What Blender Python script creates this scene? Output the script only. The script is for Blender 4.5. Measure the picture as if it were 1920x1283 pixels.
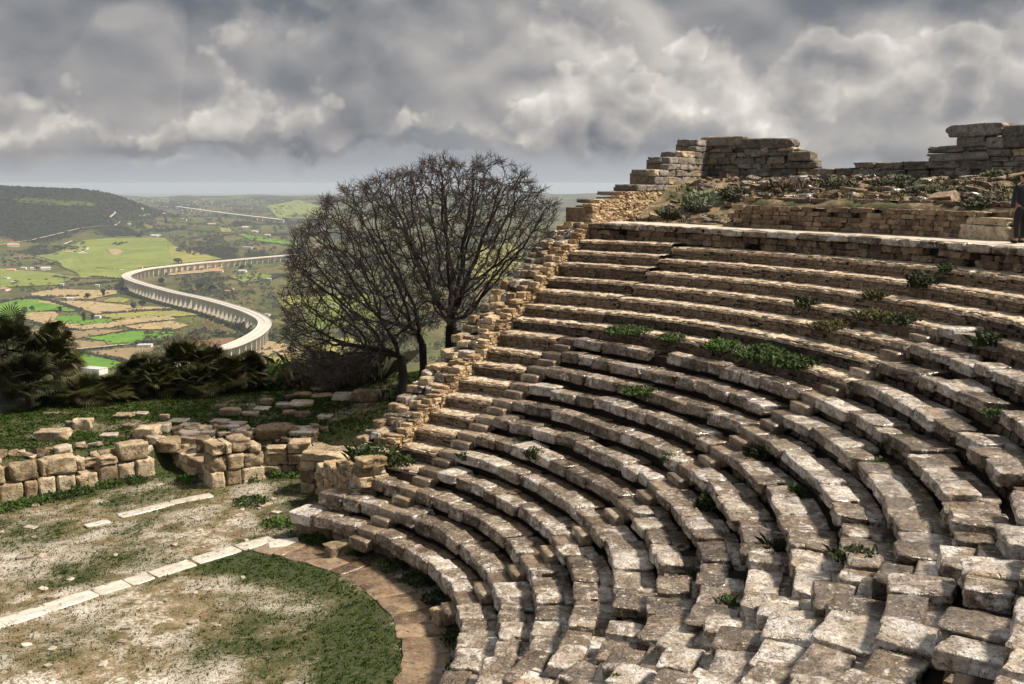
import bpy, bmesh, math, random
import numpy as np
from mathutils import Vector, Matrix, Euler, noise as mn

for o in list(bpy.data.objects): bpy.data.objects.remove(o)
R = math.radians
rnd = random.Random(7)
scene = bpy.context.scene
col = scene.collection

# ------------------------------------------------------------------ camera
FPX, HY = 1932.8, 344.0                 # focal length and eye level, in pixels of the 1920x1283 photograph
CX, CY, CZ = 9.047, -18.198, 9.078      # camera; the world origin is the centre of the orchestra
PITCH = math.atan((641.5 - HY) / FPX)
cd = bpy.data.cameras.new('camera')
cam = bpy.data.objects.new('camera', cd); col.objects.link(cam)
cam.location = (CX, CY, CZ); cam.rotation_euler = (R(90) - PITCH, 0, 0)
cd.sensor_width = 36; cd.lens = FPX / 1920 * 36
cd.clip_start = 0.1; cd.clip_end = 80000
scene.camera = cam

# ------------------------------------------------------------------ light
SUN_AZ = math.atan2(1.0, 0.10)        # towards the sun, measured from +Y to +X
SUN_EL = R(52)
sl = bpy.data.lights.new('sun', 'SUN'); sun = bpy.data.objects.new('sun', sl); col.objects.link(sun)
sl.energy = 5.0; sl.angle = R(8); sl.color = (1.0, 0.87, 0.70)
SUN_DIR = Vector((math.sin(SUN_AZ) * math.cos(SUN_EL), math.cos(SUN_AZ) * math.cos(SUN_EL), math.sin(SUN_EL)))
sun.rotation_euler = SUN_DIR.to_track_quat('Z', 'Y').to_euler()
sun.location = (60, -40, 60)
scene.view_settings.view_transform = 'Standard'
scene.view_settings.look = 'None'
scene.view_settings.exposure = 0.60
scene.view_settings.gamma = 1.0
scene.render.engine = 'CYCLES'
scene.cycles.max_bounces = 5; scene.cycles.diffuse_bounces = 2; scene.cycles.glossy_bounces = 2; scene.cycles.volume_bounces = 0

class NT:
    """small helper for node trees"""
    def __init__(s, tree): s.t = tree; s.n = tree.nodes; s.l = tree.links
    def node(s, typ, **kw):
        n = s.n.new(typ)
        for k, v in kw.items(): setattr(n, k, v)
        return n
    def put(s, sock, v):
        if isinstance(v, bpy.types.NodeSocket): s.l.new(v, sock)
        elif v is not None: sock.default_value = v
    def m(s, op, a, b=None, c=None, clamp=False):
        n = s.node('ShaderNodeMath', operation=op, use_clamp=clamp)
        for i, v in enumerate((a, b, c)):
            if v is not None: s.put(n.inputs[i], v)
        return n.outputs[0]
    def vm(s, op, a, b=None):
        n = s.node('ShaderNodeVectorMath', operation=op)
        s.put(n.inputs[0], a)
        if b is not None: s.put(n.inputs[1] if op != 'SCALE' else n.inputs['Scale'], b)
        return n.outputs[0]
    def noise(s, vec, scale, detail=4, rough=0.55, dist=0.0, out='Fac'):
        n = s.node('ShaderNodeTexNoise')
        s.put(n.inputs['Vector'], vec); s.put(n.inputs['Scale'], scale); s.put(n.inputs['Detail'], detail)
        s.put(n.inputs['Roughness'], rough); s.put(n.inputs['Distortion'], dist)
        return n.outputs[out]
    def voro(s, vec, scale, feature='F1', rand=1.0, out='Distance', smooth=None, detail=0):
        n = s.node('ShaderNodeTexVoronoi', feature=feature)
        s.put(n.inputs['Vector'], vec); s.put(n.inputs['Scale'], scale); s.put(n.inputs['Randomness'], rand)
        if smooth is not None: s.put(n.inputs['Smoothness'], smooth)
        if detail: s.put(n.inputs['Detail'], detail)
        return n.outputs[out]
    def ramp(s, fac, stops, interp='LINEAR'):
        n = s.node('ShaderNodeValToRGB'); e = n.color_ramp.elements; n.color_ramp.interpolation = interp
        while len(e) < len(stops): e.new(0.5)
        for i, (p, c) in enumerate(stops):
            e[i].position = p
            c = (c, c, c) if isinstance(c, (int, float)) else c
            e[i].color = (*c, 1)
        s.put(n.inputs[0], fac)
        return n.outputs[0]
    def mix(s, fac, a, b, mode='MIX'):
        n = s.node('ShaderNodeMix', data_type='RGBA', blend_type=mode)
        s.put(n.inputs[0], fac)
        for i, v in ((6, a), (7, b)):
            if isinstance(v, tuple): v = (*v, 1) if len(v) == 3 else v
            s.put(n.inputs[i], v)
        return n.outputs[2]
    def mr(s, v, a, b, c=0.0, d=1.0):
        n = s.node('ShaderNodeMapRange'); n.clamp = True
        for i, x in enumerate((v, a, b, c, d)): s.put(n.inputs[i], x)
        return n.outputs[0]

# ------------------------------------------------------------------ world: Nishita light behind broken storm cloud
W = bpy.data.worlds.new('World'); scene.world = W; W.use_nodes = True
W.cycles.sampling_method = 'MANUAL'; W.cycles.sample_map_resolution = 256
w = NT(W.node_tree); w.n.clear()
sky = w.node('ShaderNodeTexSky', sky_type='NISHITA'); sky.sun_disc = False
sky.sun_elevation = SUN_EL; sky.sun_rotation = SUN_AZ; sky.altitude = 400; sky.dust_density = 2.0
dirv = w.node('ShaderNodeTexCoord').outputs['Generated']
sx = w.node('ShaderNodeSeparateXYZ'); w.put(sx.inputs[0], dirv)
AZ = w.m('ARCTAN2', sx.outputs[0], sx.outputs[1]); EL = w.m('ARCSINE', sx.outputs[2])
wa = w.noise(dirv, 16, 4, 0.6, out='Color')
wsep = w.node('ShaderNodeSeparateXYZ'); w.put(wsep.inputs[0], wa)
AZw = w.m('ADD', AZ, w.m('MULTIPLY', w.m('SUBTRACT', wsep.outputs[0], .5), .13))
ELw = w.m('ADD', EL, w.m('MULTIPLY', w.m('SUBTRACT', wsep.outputs[1], .5), .075))
sq = w.vm('MULTIPLY', dirv, (1, 1, 1.35))
def heaps(v, sc, det=3.0, base=3, warp=None):
    """rounded cumulus heaps: inverted ridges over a slow swell"""
    a = w.noise(v, sc, base, .5, .0)
    n = w.node('ShaderNodeTexNoise', noise_type='RIDGED_MULTIFRACTAL', normalize=False)
    w.put(n.inputs['Vector'], w.vm('ADD', v, w.vm('SCALE', warp or wa, .03)))
    w.put(n.inputs['Scale'], sc * 2.3); w.put(n.inputs['Detail'], det); w.put(n.inputs['Roughness'], .48); w.put(n.inputs['Lacunarity'], 2.1)
    w.put(n.inputs['Offset'], .9); w.put(n.inputs['Gain'], 1.0)
    return w.m('SUBTRACT', a, w.m('MULTIPLY', n.outputs[0], .11))
def blob(px, py, rx, ry, amp):
    a = w.m('DIVIDE', w.m('SUBTRACT', AZw, math.atan((px - 960) / FPX)), rx / FPX)
    e = w.m('DIVIDE', w.m('SUBTRACT', ELw, (HY - py) / FPX), ry / FPX)
    g = w.m('POWER', 2.718, w.m('MULTIPLY', w.m('ADD', w.m('MULTIPLY', a, a), w.m('MULTIPLY', e, e)), -1.0))
    return w.m('MULTIPLY', g, amp)
def blobs(L):
    acc = None
    for b in L:
        g = blob(*b); acc = g if acc is None else w.m('ADD', acc, g)
    return acc
h0 = heaps(sq, 4.4, 5.0); h1 = heaps(w.vm('ADD', sq, (0.009, -0.006, 0.026)), 4.4, 5.0)
lit = w.m('SUBTRACT', h0, h1)                     # the side of each heap that is turned to the sun
slow = w.noise(w.vm('MULTIPLY', dirv, (1, 1, 2.4)), 3.4, 5, .55, .3)
tint = blobs(((1110, 165, 130, 80, .25), (1290, 205, 85, 45, .22), (1470, 210, 95, 50, .21), (460, 215, 60, 36, .20), (790, 240, 42, 28, .26), (490, 75, 60, 40, .17), (1720, 125, 210, 50, .17),
   (1060, 250, 170, 36, .14), (120, 257, 200, 13, .17), (560, -10, 260, 60, -.22), (40, 30, 300, 100, -.17), (1850, 10, 190, 55, -.26), (950, 0, 300, 50, -.15), (700, 282, 330, 14, -.20), (1620, 292, 220, 24, -.10), (1850, 190, 100, 60, -.08)))
tone = w.m('ADD', w.m('ADD', w.m('MULTIPLY', w.m('SUBTRACT', slow, .5), .55), .47), tint)
tone = w.m('ADD', tone, w.m('MULTIPLY', w.m('MAXIMUM', w.m('MINIMUM', lit, .10), -.10), 1.55))
v2 = w.vm('ADD', w.vm('MULTIPLY', dirv, (1, 1, 1.2)), (3.3, 1.7, .4))
g0 = heaps(v2, 9.0, 4.0, 4); g1 = heaps(w.vm('ADD', v2, (0.005, -0.004, 0.014)), 9.0, 4.0, 4)
thr = w.m('SUBTRACT', .46, w.m('MULTIPLY', tint, .55))
edge = w.mr(w.m("SUBTRACT", g0, thr), .0, .055)   # nearer cumulus with crisp heads
rim = w.m('ADD', w.m('SUBTRACT', .13, w.m('MULTIPLY', w.m('SUBTRACT', g0, thr), 1.25)), w.m('MULTIPLY', w.m('MAXIMUM', w.m('MINIMUM', w.m('SUBTRACT', g0, g1), .08), -.08), 1.6))
tone = w.m('ADD', tone, w.m('MULTIPLY', edge, w.m("MULTIPLY", rim, 1.2)))
cloud = w.ramp(tone, [(0.0, (.09, .105, .125)), (.24, (.175, .19, .212)), (.44, (.31, .307, .313)), (.60, (.44, .422, .405)), (.78, (.62, .58, .535)), (1.0, (.88, .84, .78))])
veil = w.ramp(w.m('ADD', w.m('MULTIPLY', EL, 10), w.m('MULTIPLY', w.m('SUBTRACT', w.noise(w.vm('MULTIPLY', dirv, (1, 1, 9)), 4, 4, .5), .5), .22)),
              [(0.0, (.45, .475, .505)), (.16, (.39, .41, .44)), (.36, (.30, .315, .34))])
lowmask = w.mr(w.m('ADD', ELw, w.m('MULTIPLY', w.m('SUBTRACT', slow, .5), .07)), .018, .040)
cl = w.mix(lowmask, veil, cloud)
skyc = w.vm('SCALE', sky.outputs[0], .075)        # clear sky behind the thin places of the cloud
final = w.mix(w.mr(slow, .22, .30, .0, 1.0), skyc, cl)
bg = w.node('ShaderNodeBackground'); w.put(bg.inputs[0], final); bg.inputs[1].default_value = 0.72
wo = w.node('ShaderNodeOutputWorld'); w.l.new(bg.outputs[0], wo.inputs[0])

# ------------------------------------------------------------------ pixel <-> place
cp, sp = math.cos(PITCH), math.sin(PITCH)
def ray(x, y):
    u, v = (x - 960) / FPX, (641.5 - y) / FPX
    return Vector((u, cp + v * sp, -sp + v * cp))
def onz(x, y, z):
    d = ray(x, y); t = (z - CZ) / d.z
    return Vector((CX + d.x * t, CY + d.y * t, z))
def ond(x, y, dist):
    d = ray(x, y); t = dist / d.y
    return Vector((CX + d.x * t, CY + dist, CZ + d.z * t))
def onfun(x, y, fn, near, far, n=260):
    d = ray(x, y); last = near
    for i in range(n + 1):
        t = near * (far / near) ** (i / n)
        p = Vector((CX + d.x * t, CY + d.y * t, CZ + d.z * t))
        if p.z <= fn(p.x, p.y):
            a, b = last, t
            for _ in range(24):
                m_ = (a + b) / 2; q = Vector((CX + d.x * m_, CY + d.y * m_, CZ + d.z * m_))
                if q.z <= fn(q.x, q.y): b = m_
                else: a = m_
            q = Vector((CX + d.x * b, CY + d.y * b, 0)); q.z = fn(q.x, q.y)
            return q
        last = t
    return None
def pol(r, az, z=0.0): return Vector((r * math.cos(R(az)), r * math.sin(R(az)), z))
def sstep(a, b, x):
    t = min(1, max(0, (x - a) / (b - a))); return t * t * (3 - 2 * t)

# ------------------------------------------------------------------ objects
def link(o, parent=None):
    col.objects.link(o)
    if parent: o.parent = parent
    return o
def tag(o, label=None, cat=None, group=None, kind=None):
    if label: o['label'] = label
    if cat: o['category'] = cat
    if group: o['group'] = group
    if kind: o['kind'] = kind
    return o
def empty(name, loc): 
    o = bpy.data.objects.new(name, None); o.location = loc; o.empty_display_size = .2
    return link(o)
def rel(parent, p): return Vector(p) - parent.location if parent else Vector(p)
def mesh_obj(name, verts, faces, mat, parent=None, smooth=False, local=False):
    """verts in world coordinates unless local"""
    me = bpy.data.meshes.new(name)
    if parent and not local:
        off = parent.location if parent.parent is None else parent.location + parent.parent.location
        verts = [Vector(v) - off for v in verts]
    me.from_pydata([tuple(v) for v in verts], [], faces); me.update()
    if mat: me.materials.append(mat)
    if smooth: me.polygons.foreach_set('use_smooth', [True] * len(me.polygons))
    return link(bpy.data.objects.new(name, me), parent)
def inst(name, me, loc, rot=(0, 0, 0), scale=(1, 1, 1), parent=None):
    o = bpy.data.objects.new(name, me); o.location = rel(parent, loc); o.rotation_euler = rot; o.scale = scale
    return link(o, parent)
ORD = ['zeroth', 'first', 'second', 'third', 'fourth', 'fifth', 'sixth', 'seventh', 'eighth', 'ninth', 'tenth', 'eleventh', 'twelfth', 'thirteenth',
       'fourteenth', 'fifteenth', 'sixteenth', 'seventeenth', 'eighteenth', 'nineteenth', 'twentieth']

# ------------------------------------------------------------------ materials
MATS = {}
def new_mat(name):
    m = bpy.data.materials.new(name); m.use_nodes = True; m.node_tree.nodes.clear()
    n = NT(m.node_tree); b = n.node('ShaderNodeBsdfPrincipled'); o = n.node('ShaderNodeOutputMaterial')
    n.l.new(b.outputs[0], o.inputs[0]); MATS[name] = m
    n.pos = n.node('ShaderNodeNewGeometry').outputs['Position']
    return m, n, b
def stone_mat(name, dark, mid, light, scale=1.0, wet=.5, lichen_glare=.5, bump=.5, ochre=.35, pale=0.0):
    m, n, b = new_mat(name)
    rndv = n.node('ShaderNodeObjectInfo').outputs['Random']
    big = n.noise(n.pos, .55 * scale, 3, .6)
    med = n.noise(n.pos, 3.2 * scale, 6, .65, .3)
    fine = n.noise(n.pos, 17 * scale, 4, .7)
    t = n.m('ADD', n.m('MULTIPLY', med, .55), n.m('ADD', n.m('MULTIPLY', fine, .40), n.m('MULTIPLY', n.m('SUBTRACT', rndv, .5), .20)))
    t = n.m('ADD', t, n.m('MULTIPLY', n.m('SUBTRACT', big, .5), .25))
    c = n.ramp(t, [(.30, dark), (.46, mid), (.62, light)])
    och = n.mr(n.m('ADD', n.noise(n.pos, 2.1 * scale, 5, .65, .6), n.m('MULTIPLY', rndv, .10)), .60, .74, 0, ochre)
    c = n.mix(och, c, (.30, .175, .06))
    lm = n.mr(n.noise(n.pos, 9 * scale, 5, .72, .2), .59, .65, 0, lichen_glare)  # lichen spots, strengthened on the seats to add to the painted wet glare
    c = n.mix(lm, c, (.56, .53, .48))
    if pale: c = n.mix(n.mr(n.m('ADD', n.noise(n.pos, 2.7 * scale, 6, .66, .5), n.m('MULTIPLY', n.m('SUBTRACT', rndv, .5), .16)), .545, .62, 0, pale), c, n.ramp(fine, [(.35, (.34, .31, .285)), (.58, (.70, .67, .645))]))  # sky glare on wet limestone, painted into the colour as pale patches
    blk = n.mr(n.noise(n.pos, 5.5 * scale, 5, .74, .5), .55, .65, 0, .85)
    c = n.mix(blk, c, (.045, .036, .028))
    n.put(b.inputs['Base Color'], c)
    wetm = n.mr(n.noise(n.pos, 1.6 * scale, 4, .62, .4), .40, .56)
    rg = n.m('SUBTRACT', n.m('ADD', .78, n.m('MULTIPLY', fine, .15)), n.m('MULTIPLY', wetm, wet))
    n.put(b.inputs['Roughness'], rg); b.inputs['Specular IOR Level'].default_value = .7
    if wet >= .5:                                  # rain water standing on the worn stone
        n.put(b.inputs['Coat Weight'], n.m('MULTIPLY', wetm, .95)); b.inputs['Coat Roughness'].default_value = .16; b.inputs['Coat IOR'].default_value = 1.6
    pit = n.voro(n.vm('ADD', n.pos, n.vm('SCALE', n.noise(n.pos, 6 * scale, 3, .5, out='Color'), .25)), 9 * scale)
    hh = n.m('ADD', n.m('MULTIPLY', med, .9), n.m('MULTIPLY', fine, .5))
    hh = n.m('ADD', hh, n.m('MULTIPLY', n.mr(pit, .05, .32), .35))
    bp = n.node('ShaderNodeBump'); bp.inputs['Strength'].default_value = bump; bp.inputs['Distance'].default_value = .09 / scale
    n.put(bp.inputs['Height'], hh); n.l.new(bp.outputs[0], b.inputs['Normal'])
    return m
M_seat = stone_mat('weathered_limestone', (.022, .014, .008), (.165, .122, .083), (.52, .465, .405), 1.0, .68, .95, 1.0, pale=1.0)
M_brown = stone_mat('muddy_tread', (.034, .020, .010), (.125, .078, .042), (.26, .18, .11), 1.0, .60, .25, .5, .35)
M_tan = stone_mat('tan_ashlar', (.10, .068, .036), (.33, .25, .155), (.60, .52, .38), 1.2, .15, .45, .8, .5)
M_rub = stone_mat('rubble_stone', (.045, .028, .016), (.14, .092, .053), (.33, .25, .165), 1.6, .12, .35, .6, .45)
M_gold = stone_mat('warm_wall_stone', (.10, .058, .027), (.34, .235, .125), (.60, .49, .34), 1.7, .1, .5, .6, .6)
M_grey = stone_mat('grey_ruin_stone', (.05, .044, .038), (.145, .128, .108), (.29, .262, .23), 1.1, .1, .5, .7, .2)
M_riser = stone_mat('shaded_riser_stone', (.022, .014, .009), (.085, .055, .032), (.27, .20, .135), 2.2, .12, .3, .6, .3)  # dark brown stone, its colour lowered further to paint shade on the risers
M_slab = stone_mat('wet_paving_slab', (.20, .165, .125), (.38, .325, .265), (.55, .50, .43), .9, .62, .3, .22, .25)
M_pave = stone_mat('muddy_paving', (.055, .034, .018), (.16, .108, .065), (.30, .225, .155), .9, .66, .25, .35, .3)
M_white = stone_mat('pale_slab', (.36, .33, .28), (.52, .485, .43), (.66, .63, .58), .8, .55, .2, .15, .1)
M_step = stone_mat('smooth_step_stone', (.05, .033, .019), (.16, .114, .074), (.34, .275, .20), 1.0, .5, .4, .5, .3)

def simple(name, colr, rough=.8, var=.25, sc=4.0, bump=0.0, spec=None, c2=None):
    m, n, b = new_mat(name)
    nz = n.noise(n.pos, sc, 5, .6)
    rv = n.node('ShaderNodeObjectInfo').outputs['Random']
    t = n.m('ADD', n.m('MULTIPLY', nz, .8), n.m('MULTIPLY', rv, .2))
    lo = tuple(x * (1 - var) for x in colr); hi = c2 or tuple(min(1, x * (1 + var)) for x in colr)
    n.put(b.inputs['Base Color'], n.ramp(t, [(.3, lo), (.68, hi)]))
    b.inputs['Roughness'].default_value = rough
    if spec is not None: b.inputs['Specular IOR Level'].default_value = spec
    if bump:
        bp = n.node('ShaderNodeBump'); bp.inputs['Strength'].default_value = bump; bp.inputs['Distance'].default_value = .2 / sc
        n.put(bp.inputs['Height'], nz); n.l.new(bp.outputs[0], b.inputs['Normal'])
    return m
M_earth = simple('gap_shade_earth', (.018, .012, .008), .9, .4, 7, .8)  # packed earth with the shade of the seat undercuts put into its colour
M_tread = None
def tread_mat():
    m, n, b = new_mat('stony_tread')
    v = n.voro(n.pos, 6.5, out='Color'); sv = n.node('ShaderNodeSeparateColor'); n.put(sv.inputs[0], v)
    e = n.voro(n.pos, 6.5, 'DISTANCE_TO_EDGE'); nz = n.noise(n.pos, 5, 6, .7)
    c = n.ramp(n.m('ADD', n.m('MULTIPLY', sv.outputs[0], .3), n.m('MULTIPLY', nz, .7)), [(.28, (.17, .125, .08)), (.44, (.42, .335, .24)), (.70, (.66, .57, .46))])
    c = n.mix(n.mr(e, .0, .05, .75, 0), c, (.06, .042, .028))
    n.put(b.inputs['Base Color'], c); b.inputs['Roughness'].default_value = .75
    bp = n.node('ShaderNodeBump'); bp.inputs['Strength'].default_value = .7; bp.inputs['Distance'].default_value = .03
    n.put(bp.inputs['Height'], n.m('ADD', n.mr(e, 0, .07), n.m('MULTIPLY', nz, .6))); n.l.new(bp.outputs[0], b.inputs['Normal'])
    return m
M_tread = tread_mat()
M_leaf = simple('weed_leaf', (.014, .034, .006), .7, .5, 3, c2=(.048, .095, .014), spec=.2)
M_leaf2 = simple('dark_weed_leaf', (.010, .020, .005), .7, .5, 3, c2=(.035, .055, .012), spec=.2)
M_leaf3 = simple('dry_weed', (.05, .042, .016), .8, .5, 3, c2=(.10, .10, .03), spec=.2)
M_grass = simple('grass_blade', (.008, .026, .002), .8, .5, 5, c2=(.042, .082, .007), spec=.1)
M_dry = simple('dry_grass', (.13, .10, .045), .8, .5, 6, c2=(.36, .29, .17), spec=.1)
M_frond = simple('palm_frond', (.006, .010, .003), .6, .5, 2.5, c2=(.050, .054, .010), spec=.25)
M_dryfr = simple('dry_palm_frond', (.075, .052, .017), .7, .5, 2)
M_bark = simple('dark_bark', (.022, .016, .013), .9, .4, 9, .6)
M_twig = simple('brown_twig', (.050, .038, .034), .9, .3, 3)
M_scrub = simple('brown_scrub', (.075, .052, .034), .9, .4, 2)
M_cloth = simple('dark_jacket', (.014, .016, .024), .85, .3, 20)
M_trous = simple('black_trousers', (.008, .008, .010), .85, .3, 20)
M_skin = simple('skin', (.36, .20, .14), .55, .1, 20)
M_hair = simple('dark_hair', (.010, .009, .009), .6, .3, 30)
M_conc = simple('viaduct_concrete', (.66, .62, .55), .8, .15, .02)
M_road = simple('motorway_asphalt', (.47, .45, .43), .8, .1, .02)
M_whitew = simple('whitewash', (.74, .72, .68), .7, .08, .05)
M_roof = simple('terracotta_roof', (.42, .24, .15), .8, .2, .1)
M_greyroof = simple('grey_roof', (.45, .46, .48), .7, .1, .1)
M_dark = simple('dark_opening', (.03, .03, .035), .5, .2, .2)
M_ftree = simple('far_tree_leaf', (.028, .036, .016), .8, .4, .03, c2=(.060, .066, .026))
M_fbare = simple('far_bare_tree', (.11, .085, .07), .9, .3, .03)

# ------------------------------------------------------------------ stone shapes, shared between the pieces
def stone_mesh(name, n, rr, amp, seed, mat, flat=0.0, smooth=True):
    bm = bmesh.new(); vid = {}
    def V(p):
        k = tuple(round(c, 5) for c in p)
        if k not in vid:
            q = Vector(p); lim = .5 - rr
            core = Vector([max(-lim, min(lim, c)) for c in q]); d = q - core
            if d.length > 1e-6: q = core + d.normalized() * rr
            s = Vector((seed * 3.7, seed * 1.3, -seed * 2.1))
            dv = mn.noise_vector(q * 1.6 + s) * amp + mn.noise_vector(q * 4.1 + s * 2) * amp * .45 + mn.noise_vector(q * 9 + s) * amp * .16
            if flat and q.z > .3: dv.z *= (1 - flat)
            q = q + dv
            vid[k] = bm.verts.new(q)
        return vid[k]
    for ax in range(3):
        for sg in (-1, 1):
            for i in range(n):
                for j in range(n):
                    def P(a, b_):
                        p = [0, 0, 0]; p[ax] = .5 * sg; p[(ax + 1) % 3] = a / n - .5; p[(ax + 2) % 3] = b_ / n - .5; return p
                    q = [V(P(i, j)), V(P(i + 1, j)), V(P(i + 1, j + 1)), V(P(i, j + 1))]
                    if sg < 0: q.reverse()
                    bm.faces.new(q)
    me = bpy.data.meshes.new(name); bm.to_mesh(me); bm.free(); me.materials.append(mat)
    me.polygons.foreach_set('use_smooth', [smooth] * len(me.polygons))
    return me
def lib(name, cnt, n, rr, amp, mat, flat=0.0, s0=0, smooth=True): return [stone_mesh(name, n, rr, amp, i + s0, mat, flat, smooth) for i in range(cnt)]
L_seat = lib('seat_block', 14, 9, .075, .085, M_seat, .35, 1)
L_brown_t = lib('tread_slab', 6, 5, .07, .05, M_brown, .5, 350)
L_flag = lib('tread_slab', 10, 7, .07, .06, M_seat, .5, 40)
L_ash = lib('ashlar_block', 10, 7, .06, .075, M_tan, .3, 70)
L_rub = lib('rubble_stone', 12, 4, .07, .15, M_rub, 0, 100, False)
L_gold = lib('wall_stone', 12, 4, .05, .14, M_gold, 0, 130, False)
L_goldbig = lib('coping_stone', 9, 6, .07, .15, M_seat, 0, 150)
L_grey = lib('ruin_block', 10, 7, .07, .10, M_grey, .2, 170)
L_greyrub = lib('ruin_rubble', 8, 4, .08, .16, M_grey, 0, 190, False)
L_pave = lib('paving_slab', 6, 5, .07, .03, M_pave, .7, 210)
L_white = lib('line_slab', 5, 5, .05, .03, M_white, .7, 230)
L_step = lib('step_block', 6, 5, .035, .035, M_step, .5, 250)
L_boul = lib('loose_block', 9, 8, .08, .12, M_tan, .2, 270)
L_slabl = lib('fallen_slab', 6, 6, .10, .06, M_slab, .5, 300)
L_brown = lib('brown_boulder', 4, 6, .28, .10, M_rub, 0, 320)

def block(name, libr, c, size, rz=0.0, parent=None, tilt=.02, seed=None):
    """one stone; c = centre of its base, size = (radial/depth, along, height)"""
    me = rnd.choice(libr)
    return inst(name, me, (c[0], c[1], c[2] + size[2] / 2), (rnd.uniform(-tilt, tilt), rnd.uniform(-tilt, tilt), rz + rnd.choice((0, math.pi))), size, parent)

def tuft(vs, fs, p, h, nb, spread):
    for _ in range(nb):
        a = rnd.uniform(0, 6.28); l = h * rnd.uniform(.6, 1.2); lean = rnd.uniform(.2, .9); wd = rnd.uniform(.006, .012) + h * .04
        d = Vector((math.cos(a), math.sin(a), 0)); s = Vector((-d.y, d.x, 0)) * wd
        q = p + d * rnd.uniform(0, spread); b_ = len(vs)
        vs += [q - s, q + s, q + d * l * lean * .5 + Vector((0, 0, l * .6)) + s * .6, q + d * l * lean + Vector((0, 0, l * (.95 - lean * .35)))]
        fs += [(b_, b_ + 1, b_ + 2), (b_, b_ + 2, b_ + 3)]

# ------------------------------------------------------------------ the theatre's geometry
R1, DR, Z1, DZ = 8.11, .70, .75, .352
STAIRS = (47.7, 12.8, -22.0)
AZ_END = -62.0
def rk(k): return R1 + DR * (k - 1)
def zk(k, az=0.0):
    z = Z1 + DZ * (k - 1) + (.17 if k >= 20 else 0)
    if k >= 17: z += .09 * sstep(38, 57, az)
    return z
WALL_AZ = 56.6
EDGE0 = {1: 66.0, 2: 63.0, 3: 60.0, 4: 57.5}

# embankment under the rows (real ground)
def revolve(name, prof, a0, a1, step, mat, parent=None, jitter=0.0):
    n = max(2, int((a1 - a0) / step)); vs = []; fs = []
    for i in range(n + 1):
        a = a0 + (a1 - a0) * i / n
        for (r, z) in prof:
            q = pol(r, a, z)
            if jitter: q += mn.noise_vector(q * 2.3) * jitter
            vs.append(q)
    m_ = len(prof)
    for i in range(n):
        for j in range(m_ - 1):
            a = i * m_ + j; fs.append((a, a + m_, a + m_ + 1, a + 1))
    return mesh_obj(name, vs, fs, mat, parent, smooth=False)
prof = [(8.80, -.3), (8.80, .40), (8.34, .42), (8.34, zk(1) - .17)]
for k in range(2, 20):
    prof += [(rk(k) + .20, zk(k - 1) - .17), (rk(k) + .22, zk(k) - .17)]
prof += [(rk(20) + .22, zk(19) - .17), (rk(20) + .24, zk(20) - .06), (rk(20) + .9, zk(20) - .02), (23.6, zk(20) - .02)]
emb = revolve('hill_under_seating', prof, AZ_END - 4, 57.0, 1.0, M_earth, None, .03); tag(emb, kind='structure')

# ---- seating rows
def wedge_spans(k):
    """(az_from, az_to, kind) for the row; gaps are the stairways"""
    g = math.degrees(.36 / (rk(k) + .3)); s1, s2, s3 = STAIRS
    out = []
    a0 = EDGE0.get(k, WALL_AZ)
    out.append((s1 + g, a0, 'block' if k <= 3 else 'thin_low'))
    out.append((s2 + g, s1 - g, 'block') if k <= 12 else (s2 + g, s1 - g, 'thin'))
    out.append((s3 + g, s2 - g, 'block') if k <= 16 else (s3 + g, s2 - g, 'thin'))
    out.append((AZ_END, s3 - g, 'block' if k <= 17 else 'thin'))
    return out
def riser_stuff(parent, k, a0, a1, zb, zt, r):
    """thin coursed stones of a restored riser: too small to pick apart, one mesh"""
    vs = []; fs = []
    z = zb; ci = 0
    while z < zt - .015:
        h = rnd.uniform(.035, .075)
        if z + h > zt: h = zt - z
        a = a0 + rnd.uniform(0, .4)
        while a < a1:
            L = rnd.uniform(.10, .34); da = math.degrees(L / r); ae = min(a1, a + da)
            rr_ = r + rnd.uniform(-.035, .03); top = z + h * rnd.uniform(.8, .97)
            if rnd.random() < .07: rr_ += .08
            b_ = len(vs); pad = math.degrees(.006 / r)
            for (q, zz, dr) in ((a + pad, z, 0), (ae - pad, z, rnd.uniform(-.01, .01)), (ae - pad, top, .008), (a + pad, top, .008)):
                vs.append(pol(rr_ + dr, q, zz + rnd.uniform(-.006, .006)))
            for (q, zz) in ((a + pad, z), (ae - pad, z), (ae - pad, top), (a + pad, top)):
                vs.append(pol(rr_ + .2, q, zz))
            fs += [(b_, b_ + 1, b_ + 2, b_ + 3), (b_ + 3, b_ + 2, b_ + 6, b_ + 7), (b_ + 1, b_ + 5, b_ + 6, b_ + 2), (b_ + 4, b_, b_ + 3, b_ + 7), (b_, b_ + 4, b_ + 5, b_ + 1)]
            a = ae
        z += h
    o = mesh_obj('riser_stones', vs, fs, M_riser, parent); tag(o, kind='stuff'); return o
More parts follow.
